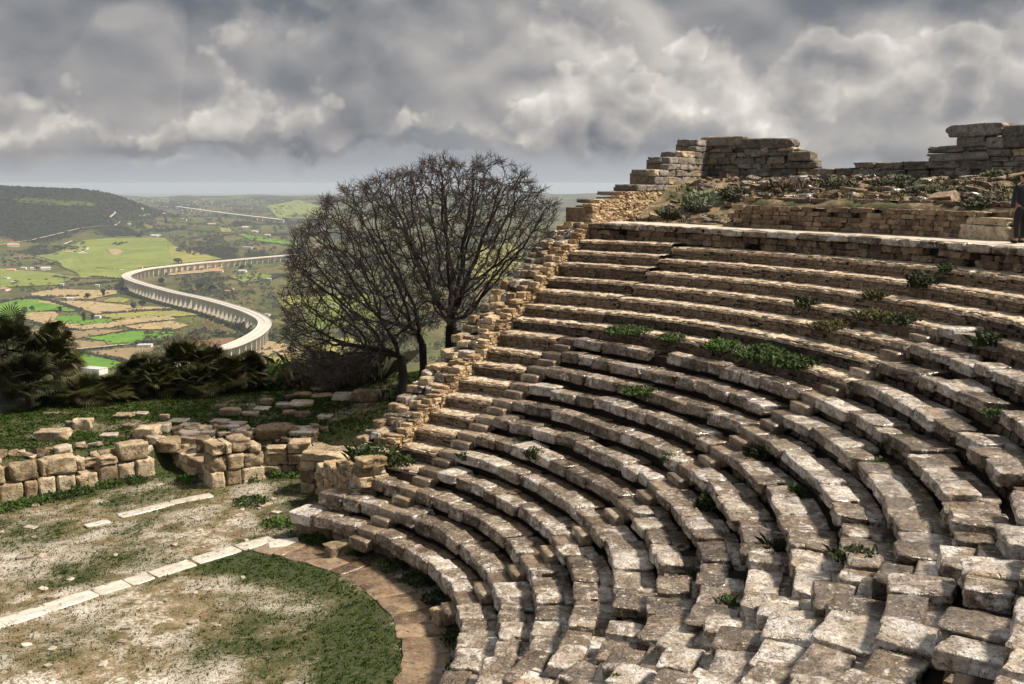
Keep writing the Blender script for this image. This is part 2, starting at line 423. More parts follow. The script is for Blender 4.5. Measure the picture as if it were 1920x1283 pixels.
def tread_strip(parent, k, a0, a1, zt, r0, r1):
    n = max(6, int((a1 - a0) * rk(k) * .0175 / .13)); m_ = 6; vs = []; fs = []
    for i in range(n + 1):
        a = a0 + (a1 - a0) * i / n
        for j in range(m_ + 1):
            r = r0 + (r1 - r0) * j / m_
            q = pol(r, a); q.z = zt + .035 * mn.noise(q * 3.1) + .02 * mn.noise(q * 9) - (.03 if j == 0 else 0); vs.append(q)
        q = pol(r0 - .015 + .05 * mn.noise(pol(r0, a) * 4), a); 
    for i in range(n):
        for j in range(m_):
            b_ = i * (m_ + 1) + j; fs.append((b_, b_ + m_ + 1, b_ + m_ + 2, b_ + 1))
    # front lip
    for i in range(n):
        a = i * (m_ + 1); b_ = len(vs)
        q0 = vs[a].copy(); q1 = vs[a + m_ + 1].copy(); q0.z -= .07; q1.z -= .07; vs += [q0, q1]
        fs.append((a, b_, b_ + 1, a + m_ + 1))
    return mesh_obj('tread', vs, fs, M_tread, parent)
def coarse_riser(parent, k, a0, a1):
    """rough packing stones under the overhanging seat slabs"""
    vs = []; fs = []
    for zi in range(2):
        a = a0
        while a < a1:
            L = rnd.uniform(.14, .42); da = math.degrees(L / rk(k)); c = pol(rk(k) + .29 + rnd.uniform(-.05, .05), a + da / 2); h = rnd.uniform(.10, .15)
            z0 = zk(k) - .43 + zi * .13 + rnd.uniform(-.02, .02); b_ = len(vs); u = pol(1, a + da / 2); t_ = Vector((-u.y, u.x, 0))
            for zz, sh in ((z0, 1), (z0 + h, .85)):
                for (i, j) in ((-1, -1), (1, -1), (1, 1), (-1, 1)): 
                    q = c + u * (i * .14 * sh + rnd.uniform(-.02, .02)) + t_ * (j * L * .48 * sh); vs.append(Vector((q.x, q.y, zz + rnd.uniform(-.02, .02))))
            fs += [(b_ + 4, b_ + 5, b_ + 6, b_ + 7)] + [(b_ + i, b_ + (i + 1) % 4, b_ + 4 + (i + 1) % 4, b_ + 4 + i) for i in range(4)]
            a += da
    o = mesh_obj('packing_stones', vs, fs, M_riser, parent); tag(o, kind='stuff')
ROWS = {}
for k in range(1, 20):
    r, z0 = rk(k), zk(k)
    row = empty('seating_row', pol(r, 20, z0 - .35)); ROWS[k] = row
    tag(row, 'lowest curved stone seating row, beside the paved ring of the orchestra' if k == 1 else
        ('top curved seating row, right below the rubble wall of the walkway' if k == 19 else
         '%s curved stone seating row counted up from the orchestra' % ORD[k]), 'seating row', 'curved seating rows of the theatre')
    for (a0, a1, kind) in wedge_spans(k):
        if kind == 'block':
            if a0 < 14 and k > 3: coarse_riser(row, k, a0, a1)
            a = a1
            while a > a0 + .8:
                near = sstep(14, -28, a)                       # ground nearer the camera is rougher
                L = (rnd.uniform(.50, .98) if rnd.random() < .7 else rnd.uniform(.8, 1.3)) * (1 - .12 * near)
                if k <= 3 and a > -8: L = rnd.uniform(.55, .85)
                da = math.degrees(L / (r + .2))
                if a - da < a0 + math.degrees(.3 / r): da = a - a0; L = da * math.pi / 180 * (r + .2)
                am = a - da / 2; j = .034 + .022 * near
                if L > .25 and rnd.random() > (.025 if k > 2 else 0):
                    d1 = rnd.uniform(.40, .52) + .05 * near; h = (.33 if k <= 3 else .275 - .05 * sstep(20, 8, am)) * rnd.uniform(.92, 1.1)
                    zt = zk(k, am) + rnd.uniform(-j, j); rj = rnd.uniform(-.055, .055) * (1 + .4 * near) + .05 * mn.noise(Vector((am * .35, k * 7.3, 0)))
                    wide = rnd.random() < .06 + .42 * near        # one deep stone fills the tread
                    if wide: d1 = .74
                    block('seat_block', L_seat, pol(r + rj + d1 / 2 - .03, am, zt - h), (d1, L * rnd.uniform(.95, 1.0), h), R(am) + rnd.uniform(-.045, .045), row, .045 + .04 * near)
                    if not wide:
                        zz = zt - rnd.uniform(.035, .07); dd = .80 - d1
                        if rnd.random() > .05 + .08 * near:
                            block('tread_slab', L_flag if rnd.random() < sstep(24, 6, am) else L_brown_t, pol(r + rj + d1 + dd / 2 - .06, am, zz - .16), (dd, L * rnd.uniform(.93, 1.0), .16), R(am), row, .02 + .035 * near)
                a -= da
        else:
            low = kind == 'thin_low'
            zt = zk(k, (a0 + a1) / 2) - (.14 if low and 4 <= k <= 11 else (.06 if low and k <= 14 else 0)) - (.04 if kind == 'thin' else 0)
            zb = zk(k - 1, (a0 + a1) / 2) - .19
            g = 0 if a1 > 50 else math.degrees(.36 / r)
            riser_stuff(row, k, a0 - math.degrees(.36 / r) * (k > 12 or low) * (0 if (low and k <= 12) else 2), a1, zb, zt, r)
            tread_strip(row, k, a0 - math.degrees(.36 / r) * (0 if (low and k <= 12) else 2), a1, zt, r - .03, r + DR + .1)

# ---- stairways: two smooth step blocks for each row
def stairway(az, kmax, label, worn=False):
    st = empty('stairway', pol(8.0, az, .2)); tag(st, label, 'stairway', 'radial stairways between the seating wedges')
    for k in range(1, kmax + 1):
        r, z = rk(k), zk(k)
        wob = rnd.uniform(-.02, .02)
        if worn:
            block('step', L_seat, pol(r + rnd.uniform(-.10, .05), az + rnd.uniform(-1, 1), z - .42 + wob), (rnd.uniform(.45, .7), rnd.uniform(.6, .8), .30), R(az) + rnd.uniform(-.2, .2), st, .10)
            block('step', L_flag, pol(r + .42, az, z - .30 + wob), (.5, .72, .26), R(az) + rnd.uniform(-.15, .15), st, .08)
            continue
        block('step', L_step, pol(r - .13, az, z - .49 + wob), (.30, .60, .28), R(az), st, .015)
        block('step', L_step, pol(r + .20, az, z - .36 + wob), (.42, .68, .32), R(az), st, .015)
        if rnd.random() < .8: block('step', L_step, pol(r + .52, az, z - .38), (.34, .66, .30), R(az), st, .015)
    return st
stairway(STAIRS[0], 12, 'stairway of small steps nearest the retaining wall, left side of the seating')
stairway(STAIRS[1], 16, 'stairway of small steps cutting through the middle of the seating')
stairway(STAIRS[2], 16, 'wet stairway in the worn stones at the lower right', True)
t = empty('fallen_block', pol(18.2, 8, zk(17))); 
bpy.data.objects.remove(t)
for (px, py, k, s, lb) in ((1815, 588, 17, (.45, .75, .28), 'squared stone block left standing above the middle stairway'),
                       (1770, 590, 17, (.5, .55, .12), 'flat stone slab beside the squared block above the middle stairway')):
    p = onz(px, py, zk(16) + .0)
    o = block('cut_block', L_slabl, (p.x, p.y, zk(16) - .05), s, R(14)); tag(o, lb, 'stone block')
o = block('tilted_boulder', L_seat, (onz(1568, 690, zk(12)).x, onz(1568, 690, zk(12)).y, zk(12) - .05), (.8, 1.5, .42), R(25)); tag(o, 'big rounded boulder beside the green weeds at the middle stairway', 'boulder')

# ------------------------------------------------------------------ walkway above the rows and its rubble edge wall
def az_of(px, r, z, lo=-60, hi=80):
    def f(a):
        q = pol(r, a, z); X, Y, Z = q.x - CX, q.y - CY, q.z - CZ
        return 960 + FPX * X / (Y * cp - Z * sp) - px
    best = None; prev = None
    for i in range(281):
        a = hi - (hi - lo) * i / 280
        v = f(a)
        if prev is not None and prev[1] <= 0 < v: 
            return prev[0] + (a - prev[0]) * (-prev[1]) / (v - prev[1])
        prev = (a, v)
    return lo
A_L = 57.2
n = int((A_L - AZ_END) / .5); vs = []; fs = []; prof_r = [21.36, 21.6, 22.0, 22.4, 22.8, 23.2, 23.7]
for i in range(n + 1):
    a = A_L + (AZ_END - A_L) * i / n
    for r in prof_r:
        q = pol(r, a); q.z = zk(20, a) + .03 * mn.noise(q * 1.7) + .012 * mn.noise(q * 6); vs.append(q)
m_ = len(prof_r)
for i in range(n):
    for j in range(m_ - 1):
        b_ = i * m_ + j; fs.append((b_, b_ + 1, b_ + m_ + 1, b_ + m_))
walk = mesh_obj('walkway', vs, fs, None); tag(walk, kind='structure')
def walk_mat():
    m, n, b = new_mat('worn_walkway')
    a = n.noise(n.pos, 2.2, 6, .65); c_ = n.noise(n.pos, 14, 5, .7)
    c = n.ramp(n.m('ADD', n.m('MULTIPLY', a, .6), n.m('MULTIPLY', c_, .4)), [(.3, (.32, .265, .21)), (.5, (.52, .465, .40)), (.7, (.68, .63, .57))])
    n.put(b.inputs['Base Color'], c); n.put(b.inputs['Roughness'], n.mr(a, .4, .65, .7, .35))
    bp = n.node('ShaderNodeBump'); bp.inputs['Strength'].default_value = .4; bp.inputs['Distance'].default_value = .03
    n.put(bp.inputs['Height'], c_); n.l.new(bp.outputs[0], b.inputs['Normal']); return m
walk.data.materials.append(walk_mat())
edge = empty('walkway_wall', pol(21.4, 30, zk(19)))
tag(edge, 'low curved rubble wall holding up the pale walkway above the seating', 'wall')
a = A_L
while a > -18:
    L = rnd.uniform(.55, 1.15); da = math.degrees(L / 21.5); am = a - da / 2; zt = zk(20, am)
    block('coping_stone', L_goldbig, pol(21.52, am, zt - .17), (.5, L * .97, .19), R(am), edge, .03)
    a -= da
zc = [(-.56, .20), (-.37, .19)]
for (dz, h) in zc:
    a = A_L
    while a > -18:
        L = rnd.uniform(.22, .55); da = math.degrees(L / 21.5); am = a - da / 2; zt = zk(20, am)
        if rnd.random() > .08:
            block('rubble_stone', L_rub, pol(21.55 + rnd.uniform(-.03, .08), am, zt + dz + rnd.uniform(-.02, .02)), (.36, L * .94, h * rnd.uniform(.85, 1.1)), R(am), edge, .08)
        a -= da
# ---- wall behind the walkway: two setbacks of coursed rubble
def ring_wall(name, label, cat, r, a0, a1, z0f, heights, libr, lens, depth, parent=None, ztopf=None, pname='wall_stone', skip=.03):
    t = parent or empty(name, pol(r, (a0 + a1) / 2, z0f((a0 + a1) / 2)))
    if parent is None: tag(t, label, cat)
    z = 0.0
    for ci, h in enumerate(heights):
        a = a1 - rnd.uniform(0, .3)
        while a > a0:
            L = rnd.uniform(*lens); da = math.degrees(L / r); am = a - da / 2
            zz = z0f(am) + z
            if (ztopf is None or zz + h * .6 < ztopf(am)) and rnd.random() > skip:
                block(pname, libr, pol(r + depth / 2 + rnd.uniform(-.03, .03), am, zz), (depth * rnd.uniform(.9, 1.1), L * .96, h * rnd.uniform(.92, 1.03)), R(am), t, .03)
            a -= da
        z += h
    return t
aU0, aU1 = az_of(1835, 23.4, 7.7), az_of(1352, 23.4, 7.7)
zw = lambda a: zk(20, a) - .03
uw = ring_wall('terrace_wall', 'coursed rubble wall with a setback, behind the pale walkway', 'wall', 23.35, aU0, aU1, zw, (.17, .15, .16, .14, .15), L_rub, (.22, .55), .34,
          ztopf=lambda a: zw(a) + .9 - 1.0 * sstep(aU1 - 2.2, aU1, a))
ring_wall('', '', '', 23.95, aU0 - 2, aU1 - 1.2, lambda a: zw(a) + .72, (.15, .15), L_rub, (.25, .6), .34, parent=uw)
vs = []; fs = []
for (ra, rb, zz) in ((23.42, 24.1, .73), (24.02, 24.7, 1.0)):
    nn = 60; b0 = len(vs)
    for i in range(nn + 1):
        a = aU1 - 1.6 + (aU0 - 1 - aU1 + 1.6) * i / nn
        for r in (ra, (ra + rb) / 2, rb):
            q = pol(r, a); q.z = zw(a) + zz + .03 * mn.noise(q * 2.5); vs.append(q)
    for i in range(nn):
        for j in range(2):
            b_ = b0 + i * 3 + j; fs.append((b_, b_ + 1, b_ + 4, b_ + 3))
mesh_obj('tread', vs, fs, M_tread, uw)
for i, (px, py, s) in enumerate(((1828, 447, (.5, .9, .42)), (1872, 449, (.5, .75, .4)), (1850, 425, (.45, 1.3, .2)))):
    r_ = 23.35; aa = az_of(px, r_, 7.7)
    block('corner_block', L_ash, pol(23.5, aa, zw(aa) + (0 if i < 2 else .42)), s, R(aa), uw, .02)

# ---- hillside above, up to the outer wall
def upz(x, y):
    r = math.hypot(x, y); a = math.degrees(math.atan2(y, x))
    z = 8.50 + .72 * sstep(24.3, 31, r)
    z += .55 * sstep(26, 10, a) * sstep(24.5, 28.5, r)          # mound towards the right
    z -= .85 * sstep(43.5, 46, a) * sstep(29, 24.5, r)               # hollow beside the side wall
    z += .16 * mn.noise(Vector((x * .7, y * .7, 3))) + .07 * mn.noise(Vector((x * 2.1, y * 2.1, 8)))
    return z - 1.6 * sstep(33.0, 40, r)
vs = []; fs = []; ra = [23.60, 23.64] + [23.9 + .3 * i for i in range(56)]; na = 240
for i in range(na + 1):
    a = 58.0 + (AZ_END - 58.0) * i / na
    for r in ra:
        q = pol(r, a); q.z = upz(q.x, q.y) if r > 23.8 else (7.3 if r < 23.62 else min(8.3, upz(q.x, q.y))); vs.append(q)
m_ = len(ra)
for i in range(na):
    for j in range(m_ - 1):
        b_ = i * m_ + j; fs.append((b_, b_ + 1, b_ + m_ + 1, b_ + m_))
hill = mesh_obj('hillside', vs, fs, None, smooth=True); tag(hill, kind='structure')
def hill_mat():
    m, n, b = new_mat('dry_hillside')
    a = n.noise(n.pos, .9, 7, .65, .4); c_ = n.noise(n.pos, 6, 6, .7)
    c = n.ramp(c_, [(.3, (.09, .062, .036)), (.55, (.24, .18, .11)), (.75, (.38, .31, .21))])
    c = n.mix(n.mr(a, .44, .56), c, n.ramp(c_, [(.3, (.028, .036, .012)), (.7, (.10, .10, .035))]))
    n.put(b.inputs['Base Color'], c); b.inputs['Roughness'].default_value = .9
    bp = n.node('ShaderNodeBump'); bp.inputs['Strength'].default_value = .8; bp.inputs['Distance'].default_value = .08
    n.put(bp.inputs['Height'], c_); n.l.new(bp.outputs[0], b.inputs['Normal']); return m
hill.data.materials.append(hill_mat())
for i in range(270):
    a = rnd.uniform(-8, 52); r = 24.6 + 7.4 * rnd.random() ** .9
    q = pol(r, a); s = rnd.uniform(.18, .5) * (1.5 if rnd.random() < .15 else 1)
    o = inst('rock', rnd.choice(L_rub + L_goldbig), (q.x, q.y, upz(q.x, q.y) + s * .08), (rnd.uniform(-.2, .2), rnd.uniform(-.2, .2), rnd.uniform(0, 6)), (s, s * rnd.uniform(1, 1.9), s * rnd.uniform(.35, .6)), hill)

for i in range(110):
    q = pol(rnd.uniform(24.2, 31.5), rnd.uniform(38, 56)); s = rnd.uniform(.14, .42)
    inst('rock', rnd.choice(L_rub + L_greyrub), (q.x, q.y, upz(q.x, q.y) + s * .1), (rnd.uniform(-.3, .3), rnd.uniform(-.3, .3), rnd.uniform(0, 6)), (s, s * rnd.uniform(1, 1.6), s * rnd.uniform(.4, .7)), hill)
vs = []; fs = []
for i in range(5200):
    q = pol(rnd.uniform(24.1, 32.2), rnd.uniform(-8, 56)); q.z = upz(q.x, q.y) - .02
    if mn.noise(Vector((q.x * .8, q.y * .8, 2))) > -.1: tuft(vs, fs, q, rnd.uniform(.08, .24), 5, .10)
tag(mesh_obj('hillside_grass', vs, fs, simple('dull_grass', (.035, .040, .014), .8, .5, 2, c2=(.12, .10, .045))), 'dull grass between the rocks above the walkway', 'grass', kind='stuff')
# ---- outer wall ruins on the skyline (concentric with the rows)
RO = 32.4
def ring_px(px, z=9.8): return az_of(px, RO, z)
def px_az(a):
    q = pol(RO, a, 9.8); X, Y, Z = q.x - CX, q.y - CY, q.z - CZ
    return 960 + FPX * X / (Y * cp - Z * sp)
def depth_at(a): return pol(RO, a).y - CY
def placed(t, spans, libr=L_grey, name='block', dep=.8):
    """stones of the ruin, each (px0, px1, y_top, y_bottom) of its front face on the ring"""
    for (x0, x1, y0, y1) in spans:
        a1, a0 = ring_px(x0), ring_px(x1); am = (a0 + a1) / 2; Yd = depth_at(am)
        zt, zb = CZ + (HY - y0) * Yd / FPX, CZ + (HY - y1) * Yd / FPX; L = (pol(RO, a1) - pol(RO, a0)).length
        block(name, libr, pol(RO + dep / 2 + rnd.uniform(-.08, .04), am, zb - .015), (dep, L * 1.0, zt - zb + .02), R(am), t, .02)
def fill(t, px0, px1, z0, top, lens=(.3, .85), hts=(.18, .30), libs=None, back=.10):
    a1, a0 = ring_px(px0), ring_px(px1); z = z0
    while z < 11.3:
        h = rnd.uniform(*hts); a = a1 - rnd.uniform(0, .4)
        while a > a0:
            L = rnd.uniform(*lens); da = math.degrees(L / RO); am = a - da / 2
            hh = min(h, top(px_az(am)) - z)
            if hh > .07 and am > a0:
                block('fill_stone', rnd.choice(libs or (L_grey, L_grey, L_greyrub, L_grey, L_boul)), pol(RO + .34 + back + rnd.uniform(-.12, .08), am, z), (.7, L * .98, hh + .01), R(am), t, .04)
            a -= da
        z += h
    vs = []; fs = []; n_ = 24
    for i in range(n_):
        am = a1 + (a0 - a1) * (i + .5) / n_; tp = top(px_az(am)) - .22
        u = pol(1, am); boxmesh(vs, fs, pol(RO + .62, am), u, Vector((-u.y, u.x, 0)), .5, RO * R(a1 - a0) / n_ + .01, 8.2, max(8.9, tp))
    mesh_obj('wall_core', vs, fs, M_grey, t)
def boxmesh(vs, fs, c, ux, uy, sx_, sy_, z0, z1):
    b = len(vs)
    for zz in (z0, z1):
        for (i, j) in ((-1, -1), (1, -1), (1, 1), (-1, 1)):
            q = c + ux * (i * sx_ / 2) + uy * (j * sy_ / 2); vs.append(Vector((q.x, q.y, zz)))
    fs += [(b, b + 3, b + 2, b + 1), (b + 4, b + 5, b + 6, b + 7)] + [(b + i, b + (i + 1) % 4, b + 4 + (i + 1) % 4, b + 4 + i) for i in range(4)]
t = empty('ruined_tower', pol(RO, ring_px(1420), 8.9)); tag(t, 'tall grey block ruin on the skyline with a long flat capstone', 'ruined wall')
placed(t, [(1312, 1392, 258, 276), (1390, 1481, 262, 280), (1440, 1500, 281, 292), (1478, 1519, 285, 303), (1392, 1442, 281, 293), (1470, 1528, 306, 317), (1404, 1446, 317, 332)])
fill(t, 1318, 1524, 8.7, lambda px: 10.74 if px < 1442 else (10.55 if px < 1478 else (10.05 if px < 1512 else 9.62)))
t = empty('low_outer_wall', pol(RO, ring_px(1640), 8.9)); tag(t, 'low grey block wall on the skyline between the two tall ruins', 'ruined wall')
placed(t, [(1526, 1566, 317, 332), (1566, 1600, 316, 331), (1600, 1640, 305, 316), (1640, 1690, 306, 319), (1690, 1735, 304, 320), (1600, 1652, 317, 331), (1653, 1700, 320, 334), (1700, 1740, 321, 334)])
fill(t, 1528, 1738, 8.7, lambda px: 9.36)
t = empty('ruined_corner', pol(RO, ring_px(1850), 8.9)); tag(t, 'tall grey block ruin at the right edge of the skyline', 'ruined wall')
placed(t, [(1734, 1800, 300, 316), (1800, 1862, 302, 318), (1737, 1852, 288, 303), (1738, 1806, 276, 287), (1792, 1846, 258, 277), (1844, 1880, 259, 279), (1880, 1935, 258, 277), (1772, 1872, 236, 258), (1872, 1960, 238, 258), (1936, 2010, 258, 276), (1962, 2040, 240, 258)])
fill(t, 1790, 2080, 8.7, lambda px: 10.40)
fill(t, 1736, 1792, 8.7, lambda px: 9.95)
# ---- side wall climbing from the walkway to the skyline ruin
US, UN = Vector((math.cos(R(57.3)), math.sin(R(57.3)), 0)), Vector((-math.sin(R(57.3)), math.cos(R(57.3)), 0))
def stop_(r):
    pts = [(21.9, 8.45), (22.6, 8.5), (24.2, 8.78), (25.6, 9.15), (27, 9.7), (28.5, 10.25), (30, 10.5), (31.4, 10.95), (34, 11.1)]
    for i in range(len(pts) - 1):
        if r < pts[i + 1][0]: return pts[i][1]
    return 11.1
sw = empty('side_wall', US * 26 + Vector((0, 0, 7.6))); tag(sw, 'stepped side wall with sunlit small stones climbing from the walkway to the skyline ruin', 'wall')
z = 7.55; cnt = 0
while z < 11.2:
    low = z < 8.7
    h = rnd.uniform(.10, .16) if low else rnd.uniform(.22, .34)
    r = 21.8 + rnd.uniform(0, .2)
    while r < 32.6:
        L = rnd.uniform(.2, .45) if low else rnd.uniform(.45, .95)
        rm = r + L / 2
        base = 7.5 if r < 26.5 else 8.3
        if z + h * .6 < stop_(rm) and z > base - .1:
            p = US * rm + UN * rnd.uniform(.12, .18)
            block('wall_stone', L_gold if low and r < 27.5 else (L_boul if rnd.random() < .12 else L_grey), (p.x, p.y, z), (L * .97, .4, h * .97), R(57.3), sw, .03); cnt += 1
            if z + h * 1.6 >= stop_(rm):
                p = US * rm + UN * .62; block('coping_stone', L_grey, (p.x, p.y, z), (L * 1.05, .62, h), R(57.3), sw, .05)
        r += L
    z += h
vs = []; fs = []
for i, r in enumerate([21.9, 22.6, 24.2, 25.6, 27, 28.5, 30, 31.4, 32.8]):
    pass
rs = [21.9, 22.6, 24.2, 25.6, 27, 28.5, 30, 31.4, 33.2]
for i in range(len(rs) - 1):
    boxmesh(vs, fs, US * ((rs[i] + rs[i + 1]) / 2) + UN * .62, US, UN, rs[i + 1] - rs[i] - .004, .8, 4.5, stop_(rs[i] + .01) - .22)
mesh_obj('wall_core', vs, fs, M_rub, sw)

# ------------------------------------------------------------------ retaining wall stepping down the left end of the rows
rw = empty('retaining_wall', Vector((5.4, 8.3, 1.2)))
tag(rw, 'long stepped retaining wall of sunlit small stones along the left end of the seating', 'wall')
WU, WN = Vector((math.cos(R(WALL_AZ)), math.sin(R(WALL_AZ)), 0)), Vector((-math.sin(R(WALL_AZ)), math.cos(R(WALL_AZ)), 0))
vs = []; fs = []
for k in range(4, 20):
    low = 4 <= k <= 11
    zt = zk(k, 57) - (.14 if low else 0)
    zlo = zt - .05; ztop = zt + .40
    r0 = rk(k) - .04
    z = zlo
    while z < ztop + .12:
        h = rnd.uniform(.07, .18)
        r = r0 + rnd.uniform(-.06, .02)
        while r < r0 + DR - .08:
            L = rnd.uniform(.13, .42)
            if z + h * .6 > zt + .20 + .40 * (r + L / 2 - r0) / DR + rnd.uniform(-.06, .06): r += L; continue
            p = WU * (r + L / 2) + WN * (.17 + rnd.uniform(-.04, .03))
            block('wall_stone', L_gold, (p.x, p.y, z), (L * rnd.uniform(.85, 1.0), .32, h * rnd.uniform(.85, 1.05)), R(WALL_AZ) + rnd.uniform(-.12, .12), rw, .08); r += L
        z += h
    for off in (.46, .76, 1.06):
        rr_ = r0
        while rr_ < r0 + DR - .1:
            L = rnd.uniform(.26, .6); hh = rnd.uniform(.16, .34); f = (rr_ + L / 2 - r0) / DR
            p = WU * (rr_ + L / 2) + WN * (off + rnd.uniform(-.05, .05))
            block('coping_stone', L_goldbig if rnd.random() < .45 else (L_gold if rnd.random() < .5 else L_boul), (p.x, p.y, zt + .16 + .40 * f - hh + rnd.uniform(-.04, .07)), (L, .34, hh), R(WALL_AZ) + rnd.uniform(-.25, .25), rw, .12)
            rr_ += L
    for j in range(2):
        p = WU * (r0 + .02) + WN * (.35 + j * .33)
        block('face_stone', L_gold, (p.x, p.y, zt - .02), (.22, .32, .16), R(WALL_AZ), rw, .06)
    boxmesh(vs, fs, WU * (r0 + DR / 2) + WN * .66, WU, WN, DR - .004, .9, 0.2, zt + .02)
mesh_obj('wall_core', vs, fs, M_rub, rw)
# foot of the wall: pier beside the stage passage
pf = empty('wall_pier', onz(612, 900, 0)); tag(pf, 'squat stone pier at the foot of the retaining wall beside the green weeds', 'pier')
pc = Vector((3.55, 11.35, 0)); ux = Vector((math.cos(R(-18)), math.sin(R(-18)), 0)); uy = Vector((-ux.y, ux.x, 0))
z = 0
for ci, h in enumerate((.34, .36, .32, .22)):
    for i in range(3 if ci < 3 else 2):
        for j in range(2):
            p = pc + ux * ((i - 1) * .48 if ci < 3 else (i - .5) * .7) + uy * (j * .6)
            block('pier_block', L_boul, (p.x, p.y, z), (.47 if ci < 3 else .7, .58, h), R(-18), pf, .03)
    z += h
P0, P1 = Vector((3.95, 10.9, 0)), Vector((5.45, 8.25, 0)); dv = P1 - P0; ang = math.atan2(dv.y, dv.x); nv = Vector((-dv.y, dv.x, 0)).normalized()
z = 0.0
while z < 1.95:
    h = rnd.uniform(.17, .28); x = 0.0
    while x < dv.length:
        L = rnd.uniform(.28, .6); f = (x + L / 2) / dv.length
        if z + h < 1.12 + .9 * f:
            for off in (0, .4):
                c = P0 + dv * f + nv * (-off + rnd.uniform(-.04, .04)); block('pier_block', L_gold if rnd.random() < .4 else L_boul, (c.x, c.y, z), (L * .97, .4, h), ang, pf, .04)
        x += L
    z += h

# ------------------------------------------------------------------ ground
def stage_y(x):
    if x < -2.16: return 13.12 + (x + 2.16) * .81
    if x < 2.9: return 13.75
    return 13.75 + (x - 2.9) * .2
def terr(x, y):
    X, Y = x - CX, y - CY
    z = 0.0
    if Y < 90:
        z = 1.0 * sstep(.25, 1.1, y - stage_y(x))
        z += .75 * sstep(0, 7, x) * sstep(14.5, 19, y) + .10 * max(0, min(12, x - 6)) * sstep(14, 18, y)
        z += .035 * mn.noise(Vector((x * .55, y * .55, 0))) + (.10 * mn.noise(Vector((x * .9, y * .9, 5))) if y > stage_y(x) + .8 else 0)
    if Y > 38:
        d = Y - 38; fall = .34 * d * sstep(0, 14, d)
        z -= fall
    v = valley(X, Y) if Y > 300 else -1e9
    if Y > 300: z = max(z, v) if Y < 2000 else v
    if Y < 300 and X < -30: z -= .3 * (-30 - X) * sstep(30, 60, -X) * .5
    return z
def gauss(t): return math.exp(-t * t)
def valley(X, Y):
    lerp = [(0, 292), (2700, 293), (3800, 286), (5000, 238), (8000, 206), (12000, 176), (14000, 182), (16500, 300), (60000, 330)]
    dz = lerp[-1][1]
    for i in range(len(lerp) - 1):
        if Y < lerp[i + 1][0]:
            f = max(0, (Y - lerp[i][0]) / (lerp[i + 1][0] - lerp[i][0])); dz = lerp[i][1] + (lerp[i + 1][1] - lerp[i][1]) * f; break
    z = CZ - dz
    amp = (26 + 30 * sstep(7000, 9500, Y)) * sstep(2600, 7000, Y) * sstep(17000, 14000, Y)
    z += amp * mn.noise(Vector((X / 1500, Y / 1900, 2))) + amp * .4 * mn.noise(Vector((X / 500, Y / 700, 7)))
    z += 5 * mn.noise(Vector((X / 420, Y / 420, 1))) * sstep(16500, 14000, Y)
    # dark wooded hill on the left
    u = (X + 1890 + .02 * (Y - 5000))
    z += (200 * sstep(60, -330, u) + 40 * sstep(-250, -1100, u)) * gauss((Y - 5300) / 1000)
    # pale ridge on the right and the low ridge before the sea
    z += 78 * gauss((X + 1500) / 1500) * gauss((Y - 10300) / 900)
    z += 48 * gauss((X + 900) / 2600) * gauss((Y - 13300) / 900)
    # green slope left of the motorway bend
    z += 30 * gauss((X + 1150) / 420) * gauss((Y - 4350) / 450)
    return z
def green(x, y):
    """where moss and grass grow, 0..1"""
    g = .5 + .5 * mn.noise(Vector((x * .42, y * .42, 11))) + .32 * mn.noise(Vector((x * 1.5, y * 1.5, 4))) + .2 * mn.noise(Vector((x * 4.5, y * 4.5, 9)))
    r = math.hypot(x, y)
    if r < 6.95 and line_side(x, y) < 0:
        g += .42 * sstep(5.1, 6.6, r) + .30 * sstep(-.9, -.1, line_side(x, y)) - .28 * sstep(5.6, 2.5, r)
    elif y > stage_y(x) + .3: g += .30
    else:
        g += .38 * sstep(-1.6, -.2, y - stage_y(x)) - .14
        if x > 1.6 and r > 7: g += .15
    return g
LA, LB = onz(0, 1171, 0), onz(500, 1016, 0)
ldir = (LB - LA).normalized(); lnor = Vector((-ldir.y, ldir.x, 0))
def line_side(x, y): return (Vector((x, y, 0)) - LA).dot(lnor)
xs = [-34 + .28 * i for i in range(290)]; ys = [-16 + .28 * i for i in range(245)]
vs = []; fs = []; gat = []
for y in ys:
    for x in xs:
        vs.append((x, y, terr(x, y))); gat.append(green(x, y))
nx = len(xs)
for j in range(len(ys) - 1):
    for i in range(nx - 1):
        x, y = xs[i], ys[j]; r = math.hypot(x, y); a = math.degrees(math.atan2(y, x))
        if r > 9.2 and -100 < a < 54.5: continue
        b_ = j * nx + i; fs.append((b_, b_ + 1, b_ + nx + 1, b_ + nx))
gr = mesh_obj('ground', vs, fs, None, smooth=True); tag(gr, kind='structure')
at = gr.data.attributes.new('green', 'FLOAT', 'POINT'); at.data.foreach_set('value', gat)
